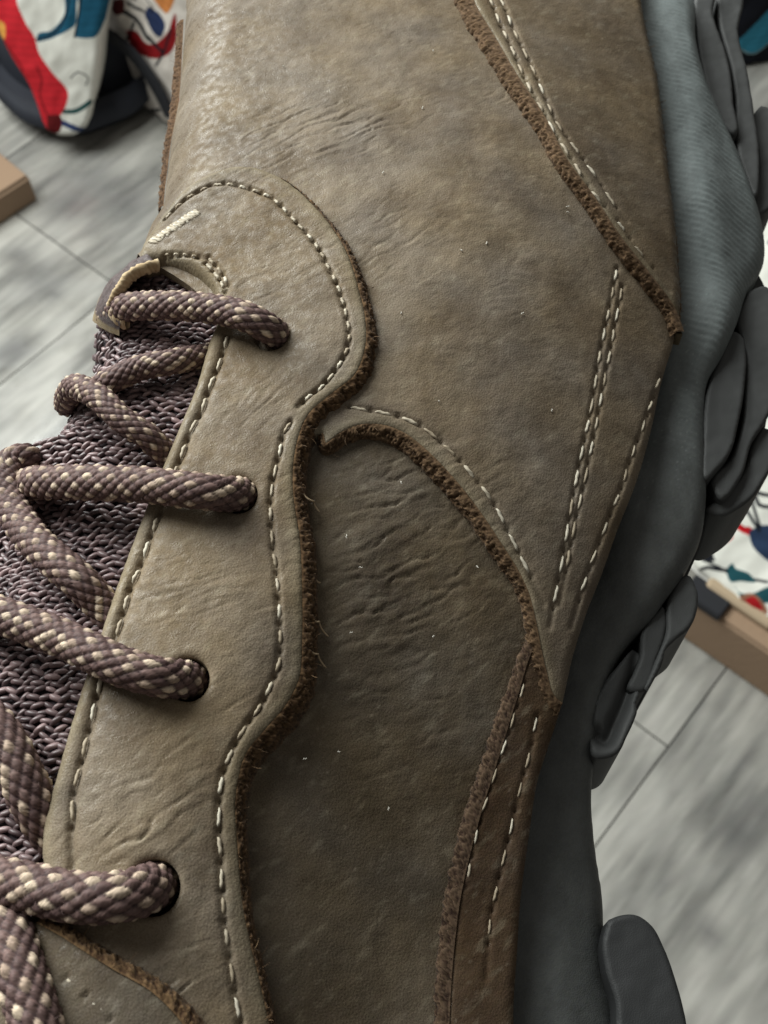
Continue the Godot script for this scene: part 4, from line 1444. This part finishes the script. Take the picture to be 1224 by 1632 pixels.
	part("handle", strap_mesh(run, f2.basis.z, 0.011, 0.003), black, bag)
	# ----- printed bag at the right, resting against the carton
	at = Vector3(0.353, 0.07, -0.493)
	bag = thing("printed_bag", "white bag with red, blue and green floral print, leaning over the brown carton at right", "bag", at, "printed cloth bags")
	lo = Vector2(-200, 20)
	hi = Vector2(120, 470)
	var green := Color(0.12, 0.30, 0.33)
	tex = printed(lo, hi, [
		[Color(0.78, 0.13, 0.15), [-43, 102, -36, 114, -22, 117, -8, 112, 4, 119, 8, 113, -4, 109, -13, 108, -14, 105, -7, 99, -9, 90, -20, 83, -33, 87]],
		[Color(0.85, 0.52, 0.36), [-43, 102, -37, 111, -33, 104, -32, 96, -20, 84, -31, 85, -40, 94]], [Color(0.68, 0.08, 0.12), [-20, 115, -4, 113, 12, 118], 4.5],
		[Color(0.16, 0.22, 0.32), [4, 114, 9, 125, 21, 133, 44, 120, 44, 100, 28, 99, 12, 105]],
		[ink, [-10, 66, -16, 60, -25, 60, -28, 66, -23, 71, -15, 69, -12, 65], 2.2], [ink, [-24, 60, 1, 61, 16, 63, 51, 78], 2.2], [ink, [-17, 47, -10, 55, -4, 57, 11, 65], 3.0],
		[green, [7, 66, 8, 73, 13, 71, 30, 74, 40, 70, 27, 62, 18, 55, 12, 58]], [green, [19, 56, 32, 50, 44, 57, 57, 76, 75, 72, 60, 55, 40, 47]],
		[Color(0.55, 0.38, 0.30), [35, 47, 42, 56, 60, 56, 70, 48, 60, 38, 45, 39]], [Color(0.62, 0.10, 0.12), [42, 47, 46, 54, 58, 53, 64, 48, 56, 42]],
		[ink, [-26, 140, -1, 128, 13, 121], 2.6], [ink, [-19, 151, -2, 136, 11, 125], 2.6], [ink, [-24, 160, -14, 156, 5, 163], 3.0], [ink, [-12, 152, -4, 146, 8, 150, 20, 160], 3.0],
		[Color(0.2, 0.24, 0.26), [54, 39, 75, 46, 90, 44, 72, 32]], [red, [-120, 330, -95, 350, -80, 320, -100, 300]], [teal, [-60, 240, -30, 262, 0, 240, -30, 225]], [ink, [-150, 390, -100, 380, -60, 300, 20, 260], 3.5], [ink, [20, 140, 40, 150, 62, 140, 58, 128, 48, 132], 2.2], [ink, [-60, 180, -30, 195, 0, 185, 10, 170], 2.2], [red, [-70, 150, -50, 165, -35, 150, -52, 140]], [teal, [-150, 430, -110, 452, -90, 420, -120, 405]], [red, [40, 200, 66, 222, 76, 190, 52, 176]]], white)
	var f3 := cloth_frame(Vector3(0.77, 0, 0.64), Vector3(0.461, 0.69, -0.554))
	cloth_body("printed_front", bag, smooth(pts([-52, 60, -30, 46, 24, 37, 89, 30, 110, 60, 84, 130, -90, 455, -150, 462, -192, 425, -126, 290, -52, 60]), 4.0).slice(0, -1), tex, lo, hi, 26.0, 6.0, f3)
	run = PackedVector3Array()
	for q in pts([-30, 44, 24, 35, 89, 28]):
		run.append(f3 * (Vector3(q.x, -6.0, -q.y) * 0.001))
	part("piped_hem", strap_mesh(run, f3.basis.y, 0.003, 0.0025), matte(Color(0.62, 0.61, 0.58), 0.8), bag)
	# ----- bag at the top right
	at = Vector3(0.5, 0, -1.5)
	bag = thing("printed_bag", "dark bag with a teal printed band, at the top right behind the sole", "bag", at, "printed cloth bags")
	lo = Vector2(-60, -20)
	hi = Vector2(260, 240)
	tex = printed(lo, hi, [[Color(0.25, 0.58, 0.70), [60, 50, 82, 80, 104, 107, 126, 124, 150, 80, 130, 50, 98, 29]], [Color(0.6, 0.72, 0.74), [62, 48, 98, 27, 132, 48], 3.0], [Color(0.35, 0.12, 0.14), [150, 120, 200, 150, 210, 110]], [white, [120, 160, 180, 220, 220, 190, 180, 150]]], Color(0.11, 0.12, 0.15))
	cloth_body("printed_front", bag, smooth(pts([-46, 230, -46, 8, 60, 2, 200, 4, 240, 10, 240, 230, -46, 230]), 5.0).slice(0, -1), tex, lo, hi, 110.0, 10.0, cloth_frame(Vector3(1, 0, -0.2), Vector3.UP))
	# ----- cartons
	var card := matte(Color(0.30, 0.205, 0.135), 0.8)
	card.normal_enabled = true
	card.normal_texture = noise_map(FastNoiseLite.TYPE_SIMPLEX, 0.05, 256, true, 2.0, 3, 31)
	card.normal_scale = 0.2
	card.uv1_triplanar = true
	card.uv1_scale = Vector3(6, 6, 6)
	var card_dark := matte(Color(0.16, 0.10, 0.065), 0.85)
	var tan_card := matte(Color(0.40, 0.31, 0.21), 0.8)
	var turn := Basis(Vector3.UP, deg_to_rad(-FLOOR_TURN))
	var carton := thing("cardboard_carton", "low brown cardboard carton on the floor at the right, under the floral bag", "box", Vector3(0.353, 0, -0.493) + turn * Vector3(0.175, 0, -0.20), "cardboard boxes on the floor")
	carton.basis = turn
	part("walls", round_box(Vector3(0.38, 0.088, 0.398), 0.003), card, carton).position.y = 0.044
	part("top_flap", round_box(Vector3(0.376, 0.003, 0.196), 0.0012), card, carton).position = Vector3(0, 0.0905, 0.0995)
	part("top_flap", round_box(Vector3(0.376, 0.003, 0.196), 0.0012), card, carton).position = Vector3(0, 0.0905, -0.0995)
	part("dark_lining", round_box(Vector3(0.05, 0.014, 0.03), 0.002), black, carton).position = Vector3(-0.168, 0.094, 0.188)
	part("torn_edge", round_box(Vector3(0.085, 0.012, 0.03), 0.003), tan_card, carton).position = Vector3(-0.135, 0.098, 0.165)
	carton = thing("cardboard_carton", "flattened brown cardboard carton at the left edge of the floor", "box", Vector3(-0.5186, 0, -1.2147) + turn * Vector3(-0.20, 0, 0.0) + Vector3(-0.128, 0, 0.16), "cardboard boxes on the floor")
	carton.basis = Basis(Vector3.UP, deg_to_rad(-FLOOR_TURN - 4.0))
	part("walls", round_box(Vector3(0.36, 0.046, 0.42), 0.003), card, carton).position.y = 0.023
	part("top_flap", round_box(Vector3(0.176, 0.003, 0.416), 0.0012), card, carton).position = Vector3(0.089, 0.0485, 0)
	part("top_flap", round_box(Vector3(0.176, 0.003, 0.416), 0.0012), card, carton).position = Vector3(-0.089, 0.0485, 0)

func bowl(called: String, parent: Node3D, at: Vector3, r: float, h: float, m: Material):
	var g := PackedVector3Array()
	var prof := [[0.0, 0.004], [0.6, 0.0], [0.82, 0.006], [0.93, 0.03], [0.99, 0.08], [1.02, h * 0.6], [1.0, h], [0.96, h + 0.003], [0.93, h - 0.004], [0.92, 0.06], [0.0, 0.05]]
	var n := 48
	for q in prof:
		for i in n:
			var a := TAU * i / n
			var w := 1.0 + 0.02 * sin(a * 5.0) + 0.015 * sin(a * 9.0 + 1.0)
			g.append(Vector3(cos(a) * r * q[0] * w, q[1], sin(a) * r * q[0] * w))
	part(called, sheet(g, n, PackedColorArray(), true, true), m, parent).position = at
